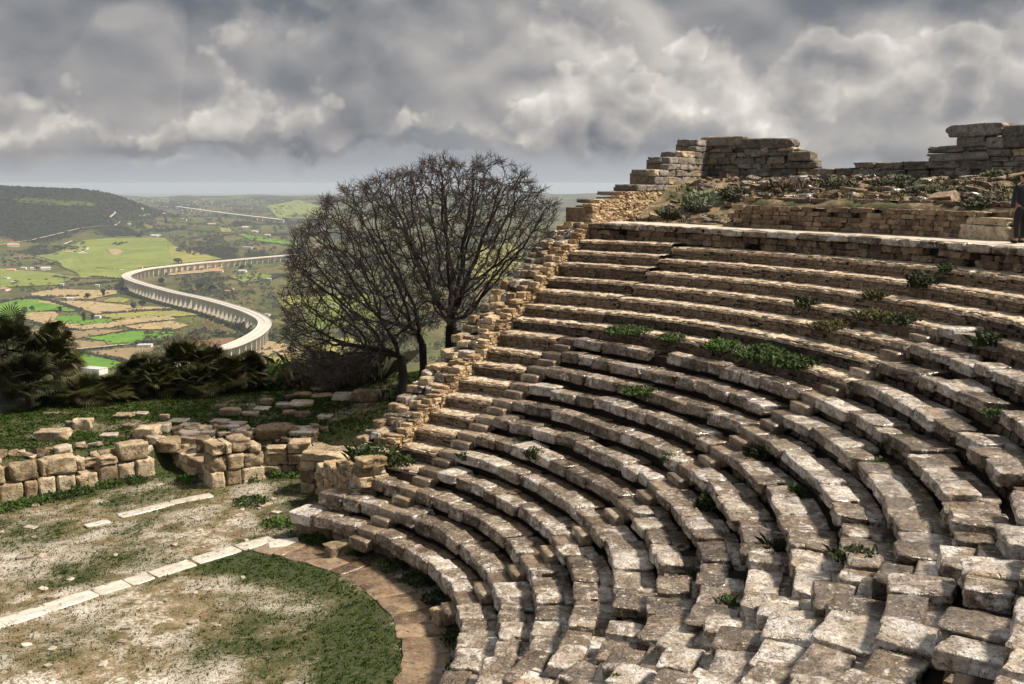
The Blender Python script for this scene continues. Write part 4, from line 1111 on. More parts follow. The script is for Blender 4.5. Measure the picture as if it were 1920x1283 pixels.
def bare_tree(name, label, poly, Yc, thick, bases, natt, r_tip, seed, step=.16, ntw=5, twl=.5, infl=1.6, kill=.26, mat=M_twig, zbias=0.0):
    rng = random.Random(seed); xs_ = [p[0] for p in poly]; ys_ = [p[1] for p in poly]; att = []
    cx_, cy_ = sum(xs_) / len(xs_), sum(ys_) / len(ys_)
    while len(att) < natt:
        x, y = rng.uniform(min(xs_), max(xs_)), rng.uniform(min(ys_), max(ys_))
        nz_ = mn.noise(Vector((x / 34, y / 34, seed))); nq = mn.noise(Vector((x / 60, y / 60, seed + 5)))
        if not inpoly(x + 26 * nz_, y + 26 * nq, poly) or nz_ + .5 * nq > .42 : continue
        e = max(0, 1 - ((x - cx_) / ((max(xs_) - min(xs_)) / 2)) ** 2)
        dd = rng.uniform(-1, 1) * thick * (.35 + .65 * math.sqrt(e))
        att.append(tuple(ond(x, y, Yc + dd)))
    starts = []; trunks = []
    for (px, py, dY, tx, ty) in bases:
        b = ond(px, py, Yc + dY); tz = terr(b.x, b.y); b.z = min(b.z, tz + .1); b.z = tz - .15
        tp = ond(tx, ty, Yc + dY * .8); trunks.append((b, tp)); n_ = max(3, int((tp - b).length / step))
        starts.append((b, tp))
    S = []; P0 = []; 
    for b, tp in starts: S.append((np.array(tp), np.array((tp - b).normalized())))
    pos, par, dirs = grow(att, S, step, infl, kill, 140, seed)
    n = len(pos); ch = [[] for _ in range(n)]
    for i, p in enumerate(par):
        if p >= 0: ch[p].append(i)
    rad = np.zeros(n); 
    for i in range(n - 1, -1, -1):
        if not ch[i]: rad[i] = r_tip
        else: rad[i] = (sum(rad[c] ** 2.25 for c in ch[i])) ** (1 / 2.25)
    t = empty(name, trunks[0][0]); tag(t, label, 'tree')
    off = trunks[0][0]
    vs = []; fs = []; vt = []; ft = []
    def emit(start, prev):
        st = [(start, prev)]
        while st:
            i, pv = st.pop(); pts = []; rs_ = []
            if pv >= 0: pts.append(Vector(pos[pv]) - off); rs_.append(min(rad[pv], rad[i] * 1.25))
            while True:
                pts.append(Vector(pos[i]) - off); rs_.append(rad[i])
                if not ch[i]: break
                nx_ = max(ch[i], key=lambda c: rad[c])
                for c in ch[i]:
                    if c != nx_: st.append((c, i))
                i = nx_
            tube(vs, fs, pts, rs_, 6 if max(rs_) > .03 else 4)
    for s in range(len(S)): emit(s, -1)
    for i in range(n):
        if not ch[i] or (rad[i] < r_tip * 2.2 and rng.random() < .55):
            for _ in range(ntw if not ch[i] else max(1, ntw // 3)):
                d = Vector(dirs[i]) + Vector((rng.gauss(0, .5), rng.gauss(0, .5), rng.gauss(.12, .4))); d.normalize(); L = twl * rng.uniform(.4, 1)
                p0 = Vector(pos[i]) - off; p1 = p0 + d * L * .5 + Vector((rng.gauss(0, .03), rng.gauss(0, .03), .03)); p2 = p0 + d * L + Vector((rng.gauss(0, .06), rng.gauss(0, .06), .10 * L))
                tube(vt, ft, [p0, p1, p2], [r_tip * .75, r_tip * .6, r_tip * .35], 3)
                d2 = (d + Vector((rng.gauss(0, .6), rng.gauss(0, .6), rng.gauss(.1, .5)))).normalized()
                tube(vt, ft, [p1, p1 + d2 * L * .5], [r_tip * .55, r_tip * .35], 3)
    br = mesh_obj('branches', vs, fs, mat if r_tip > .02 else M_bark, t, local=True); mesh_obj('twigs', vt, ft, mat, br, local=True)
    for i, (b, tp) in enumerate(trunks):
        tv = []; tf = []; r0 = rad[i]; m1 = b.lerp(tp, .5) + Vector((.05, .03, 0)); 
        tube(tv, tf, [b - off, b.lerp(tp, .2) - off, m1 - off, tp - off], [r0 * 1.7 + .04, r0 * 1.25 + .02, r0 * 1.08, r0], 9)
        mesh_obj('trunk', tv, tf, M_bark, t, local=True, smooth=True)
    return t
CROWN = [(523, 570), (530, 500), (560, 440), (612, 372), (680, 334), (760, 314), (840, 300), (915, 297), (972, 322), (1012, 345), (1047, 405), (1010, 465), (955, 530), (890, 590), (830, 610), (760, 640), (690, 690), (610, 725), (555, 700), (528, 640)]
bare_tree('bare_tree', 'large dark leafless tree behind the retaining wall', CROWN, 36.5, 3.6,
          [(755, 722, -.5, 752, 672), (790, 706, .1, 792, 645), (838, 690, .5, 846, 615)], 6200, .0096, 5, step=.14, ntw=7, twl=.44, infl=2.4, kill=.21)
SHR = [(280, 655), (300, 640), (340, 630), (390, 640), (410, 660), (400, 690), (360, 715), (300, 710), (282, 690)]
bare_tree('bare_shrub', 'leafless brown shrub rising behind the dark palms', SHR, 43, .9, [(340, 760, 0, 340, 715), (350, 760, .3, 355, 712)], 380, .008, 9, step=.10, ntw=5, twl=.4, infl=.9, kill=.17, mat=M_scrub)
SCR = [(520, 690), (560, 668), (620, 665), (690, 668), (730, 690), (735, 730), (640, 740), (540, 735)]
bare_tree('scrub_bush', 'tangled brown scrub under the left side of the bare tree', SCR, 39.5, 1.2, [(560, 760, 0, 565, 735), (640, 760, .2, 640, 738), (700, 760, -.2, 705, 735)], 300, .008, 12, step=.12, ntw=4, twl=.5, infl=.9, kill=.18, mat=M_scrub)
for (px, Yd, rp, hp, lb) in ((520, 41, 40, 50, 'green bush between the palm row and the brown scrub'), (590, 41.5, 60, 60, 'dark bush behind the far stone row'), (670, 40.5, 60, 70, 'dark bush at the shaded foot of the bare tree'), (1000, 46, 60, 80, 'dark bush behind the upper part of the retaining wall'), (930, 44, 60, 70, 'brown green bush behind the retaining wall below the bare tree')):
    p = ond(px, 700, Yd); p.z = terr(p.x, p.y); leafy('bush', p, rp * Yd / FPX, hp * Yd / FPX, 900, lb, 'bush', mat=M_ftree if rp > 50 else M_leaf, lsize=.14)

# ------------------------------------------------------------------ valley
vs = []; fs = []; wood = []; TH = [-36 + .22 * i for i in range(int(66 / .22))]; RD = [62.0]
while RD[-1] < 17500: RD.append(RD[-1] * 1.021)
def woodf(X, Y):
    u = X + 1890 + .02 * (Y - 5000)
    hillw = sstep(20, -150, u) * sstep(4050, 4400, Y) * sstep(8000, 6500, Y)
    nz = mn.noise(Vector((X / 260, Y / 420, 3)))
    v = hillw * (.85 + .6 * nz)
    v = max(v, .9 * sstep(.12, .34, mn.noise(Vector((X / 330, Y / 520, 21))) + .35 * mn.noise(Vector((X / 90, Y / 140, 5)))) * sstep(2500, 3300, Y))
    return max(0, min(1, max(v, .62 * sstep(6000, 8500, Y) * (.7 + .6 * nz))))
for rd in RD:
    for th in TH:
        X, Y = rd * math.sin(R(th)), rd * math.cos(R(th))
        vs.append((CX + X, CY + Y, terr(CX + X, CY + Y) - (.5 if rd < 75 else 0))); wood.append(woodf(X, Y) if Y > 1000 else 0)
m_ = len(TH)
for i in range(len(RD) - 1):
    for j in range(m_ - 1):
        b_ = i * m_ + j; fs.append((b_, b_ + 1, b_ + m_ + 1, b_ + m_))
val = mesh_obj('valley_terrain', vs, fs, None, smooth=True); tag(val, kind='structure')
at = val.data.attributes.new('wood', 'FLOAT', 'POINT'); at.data.foreach_set('value', wood)
def valley_mat():
    m, n, b = new_mat('valley_ground')
    wd = n.node('ShaderNodeAttribute', attribute_name='wood').outputs['Fac']
    a = n.noise(n.pos, .0035, 6, .65, .6); f = n.noise(n.pos, .02, 7, .7, .3); f2 = n.noise(n.pos, .09, 5, .7)
    cell = n.voro(n.vm('MULTIPLY', n.pos, (1, .55, 1)), .0105, out='Color'); sc_ = n.node('ShaderNodeSeparateColor'); n.put(sc_.inputs[0], cell)
    fieldc = n.ramp(sc_.outputs[0], [(0, (.055, .068, .022)), (.25, (.10, .105, .035)), (.45, (.16, .135, .06)), (.6, (.085, .12, .028)), (.8, (.13, .12, .055)), (1, (.20, .155, .085))])
    scrub = n.ramp(f, [(.3, (.030, .036, .016)), (.5, (.075, .080, .030)), (.72, (.17, .145, .07))])
    c = n.mix(n.mr(a, .40, .60), fieldc, scrub)
    c = n.mix(n.mr(f2, .50, .60, 0, .75), c, (.036, .042, .018))
    wc = n.ramp(f, [(.3, (.008, .011, .006)), (.6, (.020, .024, .012)), (.8, (.045, .045, .022))])  # wood floor, darkened to carry the cloud shadow on the left hill
    c = n.mix(n.mr(n.m('ADD', wd, n.m('MULTIPLY', n.m('SUBTRACT', f2, .5), .7)), .35, .6), c, wc)
    n.put(b.inputs['Base Color'], c); b.inputs['Roughness'].default_value = .95; b.inputs['Specular IOR Level'].default_value = .1
    return m
val.data.materials.append(valley_mat())
sea = mesh_obj('sea', [(-40000, 12000, CZ - 324), (40000, 12000, CZ - 324), (40000, 34000, CZ - 324), (-40000, 34000, CZ - 324)], [(0, 1, 2, 3)], simple('sea_water', (.09, .115, .135), .35, .1, .0005)); tag(sea, kind='structure')
def VT(px, py): return onfun(px, py, terr, 320, 16500, 700)

def field_mat(name, c1, c2, sc=.02, rows=0):
    m, n, b = new_mat(name)
    f = n.noise(n.pos, sc, 6, .65, .4); f2 = n.noise(n.vm('MULTIPLY', n.pos, (1, .35, 1)), sc * 6, 4, .6)
    f3 = n.noise(n.pos, .12, 4, .7); t_ = n.m('ADD', n.m('ADD', n.m('MULTIPLY', f, .5), n.m('MULTIPLY', f2, .3)), n.m('MULTIPLY', f3, .2))
    if rows:
        wv = n.node('ShaderNodeTexWave'); wv.inputs['Scale'].default_value = rows; wv.inputs['Distortion'].default_value = .5; n.put(wv.inputs['Vector'], n.pos)
        t_ = n.m('ADD', n.m('MULTIPLY', t_, .6), n.m('MULTIPLY', wv.outputs['Fac'], .4))
    n.put(b.inputs['Base Color'], n.ramp(t_, [(.38, c1), (.60, c2)])); b.inputs['Roughness'].default_value = .95; b.inputs['Specular IOR Level'].default_value = .1
    return m
FM = {'green': field_mat('bright_crop', (.060, .15, .014), (.13, .26, .035)), 'olive': field_mat('olive_pasture', (.11, .155, .035), (.22, .25, .065), .006),
      'yellow': field_mat('yellow_pasture', (.17, .18, .05), (.30, .28, .095), .008), 'brown': field_mat('ploughed_soil', (.17, .13, .075), (.27, .215, .13), .012),
      'tan': field_mat('dry_reeds', (.20, .145, .07), (.42, .34, .205), .05), 'red': field_mat('red_soil', (.13, .075, .045), (.21, .13, .085), .02),
      'vine': field_mat('vineyard', (.14, .13, .035), (.30, .27, .08), .02, .045), 'dark': field_mat('dark_green_slope', (.035, .055, .016), (.075, .10, .03), .01)}
FIELDS = [('green', [(0, 571), (34, 563), (69, 563), (103, 569), (151, 582), (130, 586), (103, 582), (69, 586), (39, 594), (17, 601), (0, 605), (-60, 612), (-60, 578)]),
 ('green', [(101, 601), (110, 594), (149, 593), (160, 601), (209, 599), (213, 603), (189, 608), (144, 610), (106, 605)]),
 ('green', [(160, 635), (254, 622), (328, 624), (322, 632), (254, 644), (202, 647), (197, 641)]), ('green', [(120, 660), (153, 664), (185, 671), (233, 680), (223, 689), (197, 694), (120, 694)]),
 ('yellow', [(189, 567), (220, 558), (245, 563), (232, 569)]), ('brown', [(34, 620), (86, 617), (151, 619), (200, 621), (250, 618), (160, 634), (142, 637), (120, 640), (96, 647), (72, 639)]), ('brown', [(96, 650), (140, 640), (196, 642), (200, 648), (260, 645), (150, 658), (110, 660)]),
 ('brown', [(151, 663), (257, 652), (300, 651), (275, 665), (240, 677), (189, 668)]), ('tan', [(232, 613), (320, 603), (355, 611), (330, 619), (257, 619)]), ('red', [(345, 642), (440, 634), (440, 642), (393, 656), (350, 660)]),
 ('tan', [(38, 596), (60, 587), (103, 586), (110, 591), (101, 601), (117, 606), (154, 611), (206, 606), (249, 596), (320, 593), (330, 600), (257, 607), (206, 616), (154, 619), (103, 616), (60, 606)]),
 ('tan', [(58, 551), (106, 543), (154, 545), (220, 546), (219, 552), (165, 563), (60, 557)]), ('yellow', [(180, 592), (240, 586), (330, 584), (380, 592), (300, 596), (215, 600)]), ('tan', [(60, 566), (165, 566), (250, 575), (320, 578), (300, 585), (180, 590), (150, 580)]),
 ('olive', [(57, 482), (100, 477), (158, 452), (205, 448), (308, 447), (327, 462), (330, 480), (333, 497), (265, 503), (233, 515), (225, 523), (150, 522), (147, 515), (110, 498)]),
 ('yellow', [(317, 470), (327, 463), (417, 487), (375, 492), (333, 495)]), ('tan', [(200, 469), (218, 468), (254, 480), (240, 484), (210, 478)]), ('olive', [(0, 505), (90, 512), (140, 520), (120, 535), (0, 540)]),
 ('green', [(445, 440), (462, 441), (560, 458), (560, 463), (470, 451)]), ('dark', [(230, 419), (320, 439), (310, 446), (258, 439)]), ('dark', [(345, 423), (410, 430), (412, 437), (350, 432)]), ('yellow', [(412, 427), (430, 427), (434, 436), (415, 436)]),
 ('dark', [(20, 373), (90, 374), (180, 382), (175, 388), (90, 386), (30, 380)]), ('vine', [(485, 673), (560, 666), (640, 690), (500, 702)]), ('tan', [(495, 640), (545, 648), (570, 665), (480, 671), (470, 660)]),
 ('yellow', [(886, 470), (960, 455), (985, 490), (930, 540), (880, 525)]), ('olive', [(560, 560), (690, 552), (720, 600), (590, 622)]), ('yellow', [(520, 560), (560, 555), (600, 570), (530, 580)]), ('yellow', [(560, 640), (680, 632), (720, 660), (590, 672)]),
 ('olive', [(430, 520), (480, 512), (520, 520), (460, 532)]), ('tan', [(300, 507), (370, 500), (430, 500), (400, 510), (320, 518)]), ('olive', [(500, 388), (560, 376), (612, 392), (600, 412), (520, 410)]), ('olive', [(255, 402), (290, 402), (284, 408), (262, 407)])]
FEDGE = []
for i, (kd, P) in enumerate(FIELDS):
    pts = []
    for j in range(len(P)):
        a_, b_ = P[j], P[(j + 1) % len(P)]; n_ = max(1, int(math.hypot(b_[0] - a_[0], b_[1] - a_[1]) / 5))
        for s in range(n_):
            f = s / n_; x, y = a_[0] + (b_[0] - a_[0]) * f, a_[1] + (b_[1] - a_[1]) * f
            y += .9 * mn.noise(Vector((x * .13, y * .13, i))); q = VT(x, y)
            if q is not None: pts.append(q)
    if len(pts) < 3: continue
    FEDGE += [q.copy() for q in pts]
    bm = bmesh.new(); vv = [bm.verts.new((p.x, p.y, 0)) for p in pts]
    f_ = bm.faces.new(vv)
    if f_.normal.z < 0: f_.normal_flip()
    bmesh.ops.triangulate(bm, faces=[f_], ngon_method='EAR_CLIP')
    bmesh.ops.subdivide_edges(bm, edges=bm.edges[:], cuts=3, use_grid_fill=True)
    for v in bm.verts: 
        Yd = v.co.y - CY; v.co.z = terr(v.co.x, v.co.y) + .5 + Yd * .0006 + .004 * i
    me = bpy.data.meshes.new('field'); bm.normal_update()
    for f_ in bm.faces:
        if f_.normal.z < 0: f_.normal_flip()
    bm.to_mesh(me); bm.free(); me.materials.append(FM[kd])
    tag(link(bpy.data.objects.new('field', me)), kind='structure')
# farm tracks and roads
def ribbon(name, pxs, wd, mat, up=1.6):
    P = [VT(*p) for p in pxs]; P = [p for p in P if p is not None]; Q = []
    for i in range(len(P) - 1):
        n_ = max(2, int((P[i + 1] - P[i]).length / 25))
        for s in range(n_): q = P[i].lerp(P[i + 1], s / n_); q.z = terr(q.x, q.y) + up + (q.y - CY) * .0007; Q.append(q)
    vs = []; fs = []
    for i, q in enumerate(Q):
        d = Q[min(i + 1, len(Q) - 1)] - Q[max(i - 1, 0)]; s = Vector((-d.y, d.x, 0)).normalized() * wd / 2; vs += [q + s, q - s]
        if i: b_ = 2 * i - 2; fs.append((b_, b_ + 1, b_ + 3, b_ + 2))
    o = mesh_obj(name, vs, fs, mat); tag(o, kind='structure'); return o
M_track = simple('pale_track', (.50, .44, .36), .9, .15, .02)
for pxs, wd in (([(145, 657), (200, 652), (262, 645)], 7), ([(-20, 464), (20, 458), (60, 452), (110, 440), (150, 430), (215, 425), (222, 420), (230, 415)], 8), ([(207, 409), (216, 401), (215, 397)], 10), ([(120, 460), (138, 452)], 9), ([(150, 476), (164, 470), (167, 458)], 8),
                ([(270, 445), (285, 444)], 8), ([(315, 518), (350, 515), (400, 512)], 6), ([(300, 512), (340, 505)], 5), ([(0, 616), (40, 622), (70, 632), (95, 645)], 4)):
    ribbon('farm_track', pxs, wd, M_track)

# ---- motorway viaduct
VP = [(300, 700), (350, 679), (400, 657), (434, 648), (474, 630), (495, 612), (493, 599), (469, 586), (434, 574), (383, 560), (331, 549), (285, 537), (258, 529), (240, 522), (238, 516), (252, 510), (278, 504), (333, 497.5), (375, 493), (433, 488), (500, 482), (560, 477)]
ZD = CZ - 262
pts = [onz(x, y, ZD) for x, y in VP]
def catmull(P, step):
    out = []
    for i in range(len(P) - 1):
        p0, p1, p2, p3 = P[max(i - 1, 0)], P[i], P[i + 1], P[min(i + 2, len(P) - 1)]
        n_ = max(2, int((p2 - p1).length / step))
        for s in range(n_):
            t = s / n_; out.append(.5 * ((2 * p1) + (p2 - p0) * t + (2 * p0 - 5 * p1 + 4 * p2 - p3) * t * t + (3 * p1 - p0 - 3 * p2 + p3) * t ** 3))
    out.append(P[-1]); return out
path = catmull(pts, 9)
for _ in range(6): path = [path[0]] + [(path[i - 1] + path[i] * 2 + path[i + 1]) / 4 for i in range(1, len(path) - 1)] + [path[-1]]
def sweep(name, path, prof_, mat, parent):
    vs = []; fs = []; m_ = len(prof_)
    for i, q in enumerate(path):
        d = path[min(i + 1, len(path) - 1)] - path[max(i - 1, 0)]; d.z = 0; s = Vector((d.y, -d.x, 0)).normalized()
        for (u, h) in prof_: vs.append(q + s * u + Vector((0, 0, h)))
    for i in range(len(path) - 1):
        for j in range(m_):
            a = i * m_ + j; b_ = i * m_ + (j + 1) % m_; fs.append((a, a + m_, b_ + m_, b_))
    return mesh_obj(name, vs, fs, mat, parent)
via = empty('viaduct', Vector((path[40].x, path[40].y, ZD - 30))); tag(via, 'long pale concrete motorway viaduct curving through the valley in an S', 'viaduct')
deck = sweep('deck', path, [(-12.5, 0), (12.5, 0), (12.5, -1.4), (6, -2.6), (-6, -2.6), (-12.5, -1.4)], M_conc, via)
for sg in (-1, 1):
    sweep('carriageway', path, [(sg * 6 - 5, .25), (sg * 6 + 5, .25), (sg * 6 + 5, .02), (sg * 6 - 5, .02)], M_road, deck)
    sweep('parapet', path, [(sg * 12.2 - .3, 1.3), (sg * 12.2 + .3, 1.3), (sg * 12.2 + .3, .02), (sg * 12.2 - .3, .02)], M_conc, deck)
sweep('median_barrier', path, [(-.4, 1.1), (.4, 1.1), (.4, .02), (-.4, .02)], M_conc, deck)
acc_ = 0
pm = {}
for i in range(1, len(path) - 1):
    acc_ += (path[i] - path[i - 1]).length
    if acc_ >= 27:
        acc_ = 0; q = path[i]; g = terr(q.x, q.y) - 2
        if ZD - 2.6 - g < 4: continue
        d = (path[i + 1] - path[i - 1]); ang = math.atan2(d.y, d.x)
        if 'm' not in pm:
            bm = bmesh.new(); bmesh.ops.create_cube(bm, size=1)
            for v in bm.verts:
                if v.co.z > 0: v.co.y *= 1.28
            pm['m'] = bpy.data.meshes.new('pier'); bm.to_mesh(pm['m']); bm.free(); pm['m'].materials.append(M_conc)
        H = ZD - 2.55 - g
        inst('pier', pm['m'], (q.x, q.y, g + H / 2), (0, 0, ang), (2.4, 11.5, H), via)
v2 = [VT(*p) for p in ((330, 392), (365, 397), (400, 402), (440, 408), (480, 413), (530, 419))]; v2 = [p for p in v2 if p is not None]
if len(v2) > 3:
    zz = max(p.z for p in v2) * .5 + min(p.z for p in v2) * .5 + 24
    p2 = catmull([Vector((p.x, p.y, p.z + 22)) for p in v2], 60); via2 = empty('far_viaduct', v2[2]); tag(via2, 'distant pale viaduct crossing the hazy plain beyond the fields', 'viaduct')
    sweep('deck', p2, [(-12, 0), (12, 0), (12, -4), (-12, -4)], M_conc, via2)
    for i in range(0, len(p2), 1): q = p2[i]; inst('pier', pm['m'], (q.x, q.y, q.z - 17), (0, 0, 1.2), (9, 14, 26), via2)

# ---- houses of the valley
def house(px, py, wp, label, hgt=5.5, flat=False, roof='t', rz=None, dfrac=.7):
    p = VT(px, py)
    if p is None: return
    Yd = p.y - CY; Wd = max(7, wp * Yd / FPX); D = Wd * dfrac; rz = rnd.uniform(-.5, .5) if rz is None else rz
    t = empty('house', p); tag(t, label, 'house', 'small houses in the valley'); t.rotation_euler = (0, 0, rz)
    def bx(nm, x0, x1, y0, y1, z0, z1, mat, par=t):
        v = [(x, y, z) for z in (z0, z1) for (x, y) in ((x0, y0), (x1, y0), (x1, y1), (x0, y1))]
        return mesh_obj(nm, v, [(0, 3, 2, 1), (4, 5, 6, 7), (0, 1, 5, 4), (1, 2, 6, 5), (2, 3, 7, 6), (3, 0, 4, 7)], mat, par, local=True)
    bx('wall', -Wd / 2, Wd / 2, -D / 2, D / 2, -3, hgt, M_whitew)
    if flat: bx('roof', -Wd / 2 - .4, Wd / 2 + .4, -D / 2 - .4, D / 2 + .4, hgt + .01, hgt + .7, M_greyroof)
    else:
        h2 = hgt + D * .22; e = .5
        v = [(-Wd / 2 - e, -D / 2 - e, hgt), (Wd / 2 + e, -D / 2 - e, hgt), (Wd / 2 + e, D / 2 + e, hgt), (-Wd / 2 - e, D / 2 + e, hgt), (-Wd / 2 - e, 0, h2), (Wd / 2 + e, 0, h2)]
        mesh_obj('roof', v, [(0, 1, 5, 4), (2, 3, 4, 5), (1, 2, 5), (3, 0, 4), (0, 3, 2, 1)], M_roof if roof == 't' else M_greyroof, t, local=True)
    for fx in (-.25, .2): bx('window', Wd * fx - .6, Wd * fx + .6, -D / 2 - .06, -D / 2 + .05, hgt * .35, hgt * .7, M_dark)
    return t
t = house(177, 701, 44, 'large white flat roofed farm building just above the palms', 9, True, rz=-.35, dfrac=.55)
for (px, py, wp, lb, fl, rf) in ((272, 652, 26, 'long white shed at the end of the pale farm track', 1, 'g'), (122, 643, 8, 'small white hut above the second tall palm', 0, 'g'), (184, 597, 10, 'white hut beside the dark tree pair in the green field', 0, 'g'), (132, 563, 12, 'white cottage above the green crop field', 0, 'g'),
   (21, 509, 15, 'pinkish roofed house at the left edge of the valley', 0, 't'), (45, 505, 9, 'small white house right of the pink roofed house', 0, 'g'), (62, 506, 9, 'white house behind a dark round tree', 0, 'g'), (86, 506, 17, 'long white house among trees left of the pasture', 0, 'g'), (12, 524, 12, 'low white house at the left edge under the pink roofed one', 1, 'g'),
   (25, 532, 8, 'tiny white house left of the orchard', 0, 'g'), (10, 545, 18, 'cluster house with white walls at the far left', 0, 't'), (116, 536, 7, 'tiny white hut by the orchard edge', 0, 'g'), (183, 538, 7, 'tiny white hut under the pasture', 0, 'g'), (229, 509, 7, 'small white round looking hut left of the viaduct bend', 0, 'g'),
   (263, 503, 9, 'tan stone house at the viaduct bend', 0, 't'), (25, 462, 20, 'white farm below the dark wooded hill', 0, 't'), (155, 477, 16, 'white farm buildings at the top of the pasture', 1, 'g'), (130, 475, 12, 'cream farm left of the white farm at the pasture top', 0, 't'), (292, 444, 17, 'white villa above the large pasture', 0, 'g'),
   (465, 466, 20, 'white flat roofed warehouse above the viaduct far end', 1, 'g'), (345, 512, 10, 'white box house inside the motorway curve', 1, 'g'), (407, 511, 22, 'cream farmhouse group inside the motorway curve', 0, 't'), (455, 511, 14, 'white house under umbrella shaped trees', 0, 'g'), (397, 422, 14, 'pink house on the hazy slope', 0, 't'),
   (501, 594, 12, 'round white tank like hut beside the viaduct bend', 1, 'g'), (427, 549, 9, 'ruined tan house near the scrub', 0, 't'), (434, 545, 9, 'second ruined tan house near the scrub', 0, 't'), (505, 526, 8, 'tiny white house right of the scrub', 0, 'g'), (345, 413, 9, 'small white house below the far viaduct', 0, 'g'), (478, 436, 12, 'pale house group on the hazy plain', 0, 'g'), (460, 428, 12, 'long pale house on the hazy plain', 0, 'g'),
   (264, 393, 9, 'white house on the far hazy slope', 0, 'g'), (307, 402, 8, 'tiny white house left of the far viaduct', 0, 'g'), (502, 443, 10, 'white house near the green strip', 0, 'g'), (242, 422, 6, 'tiny white house beside the dark green slope', 0, 'g')):
    house(px, py, wp, lb, flat=bool(fl), roof=rf)
# far town below the skyline: pale boxes nobody could count
vs = []; fs = []
for i in range(230):
    px = rnd.choice((rnd.gauss(245, 40), rnd.gauss(330, 70), rnd.gauss(470, 80))); py = rnd.gauss(377, 3.5) if i % 2 else rnd.uniform(380, 440)
    if i % 2 == 0: px = rnd.uniform(260, 620)
    q = VT(px, py)
    if q is None or q.y < 6300 or (q.x < CX - 1700 and q.y < 7500): continue
    s = rnd.uniform(8, 20); boxmesh(vs, fs, Vector((q.x, q.y, 0)), Vector((1, 0, 0)), Vector((0, 1, 0)), s, s * .7, q.z - 5, q.z + rnd.uniform(4, 9))
o = mesh_obj('far_town', vs, fs, M_whitew); tag(o, 'scatter of pale far houses across the hazy plain', 'town', kind='stuff')

# ---- trees of the valley
def clump(vs, fs, c, rx, rz_, nq, sz, rng=rnd):
    for _ in range(nq):
        d = Vector((rng.gauss(0, 1), rng.gauss(0, 1), rng.gauss(0, 1))).normalized() * (rng.random() ** .35)
        q = c + Vector((d.x * rx, d.y * rx, d.z * rz_)); u = Vector((rng.gauss(0, 1), rng.gauss(0, 1), rng.gauss(0, 1))).normalized(); v = u.orthogonal().normalized()
        u *= sz * rng.uniform(.5, 1); v *= sz * rng.uniform(.5, 1); b_ = len(vs); vs += [q - u, q + v, q + u, q - v]; fs.append((b_, b_ + 1, b_ + 2, b_ + 3))
CRN = []
for i in range(5):
    vs = []; fs = []
    for j in range(rnd.randint(5, 8)):
        a = rnd.uniform(0, 6.28); rr_ = rnd.uniform(0, .3); clump(vs, fs, Vector((math.cos(a) * rr_, math.sin(a) * rr_, rnd.uniform(.38, .78))), rnd.uniform(.16, .26), rnd.uniform(.14, .22), 60, .075)
    me = bpy.data.meshes.new('crown'); me.from_pydata([tuple(v) for v in vs], [], fs); me.materials.append(M_ftree); CRN.append(me)
vs = []; fs = []; tube(vs, fs, [Vector((0, 0, -.1)), Vector((.01, 0, .25)), Vector((0, 0, .55))], [.05, .035, .015], 6)
TRK = bpy.data.meshes.new('trunk'); TRK.from_pydata([tuple(v) for v in vs], [], fs); TRK.materials.append(M_bark)
for (px, py, hp, wp, lb) in ((45, 594, 22, 22, 'large grey green tree at the edge of the green crop field'), (60, 586, 15, 16, 'tree behind the large grey green tree'), (29, 573, 9, 12, 'small round tree in the green crop field'), (113, 586, 13, 14, 'bushy tree at the right side of the crop field'),
   (165, 565, 18, 20, 'round tree left of the tan reeds'), (194, 556, 16, 16, 'dark round tree nearest the viaduct piers'), (158, 604, 22, 14, 'tall dark tree in the small green field'), (174, 601, 15, 12, 'shorter dark tree beside the tall dark tree'), (250, 580, 17, 19, 'grey round tree under the viaduct piers'), (268, 578, 16, 24, 'pale green tree next to the grey round tree'),
   (304, 535, 16, 22, 'dark tree group inside the motorway bend'), (335, 496, 14, 26, 'dark square tree clump on the pasture edge'), (455, 508, 12, 20, 'umbrella pine by the white house'), (470, 504, 10, 16, 'second umbrella pine right of the first'), (376, 546, 18, 30, 'dark tree beside purple bare scrub'), (398, 545, 15, 20, 'purple brown bare tree clump'),
   (69, 508, 9, 12, 'dark round tree between the white houses'), (9, 497, 10, 12, 'dark tree at the far left edge'), (455, 640, 16, 30, 'dark tree in the shade of the viaduct bend'), (512, 640, 20, 34, 'dark tree mass right of the viaduct bend'), (265, 423, 8, 9, 'lone dark tree on the dark green slope'), (300, 645, 12, 30, 'low grey tree clump behind the green strip'), (410, 630, 9, 44, 'grey green thicket before the viaduct')):
    p = VT(px, py)
    if p is None: continue
    Yd = p.y - CY; h = hp * Yd / FPX; wd = wp * Yd / FPX
    t = empty('valley_tree', p); tag(t, lb, 'tree', 'trees in the valley')
    inst('crown', rnd.choice(CRN), p + Vector((0, 0, -.12 * h)), (0, 0, rnd.uniform(0, 6)), (wd, wd, h * 1.15), t); inst('trunk', TRK, p, (0, 0, 0), (h, h, h), t)
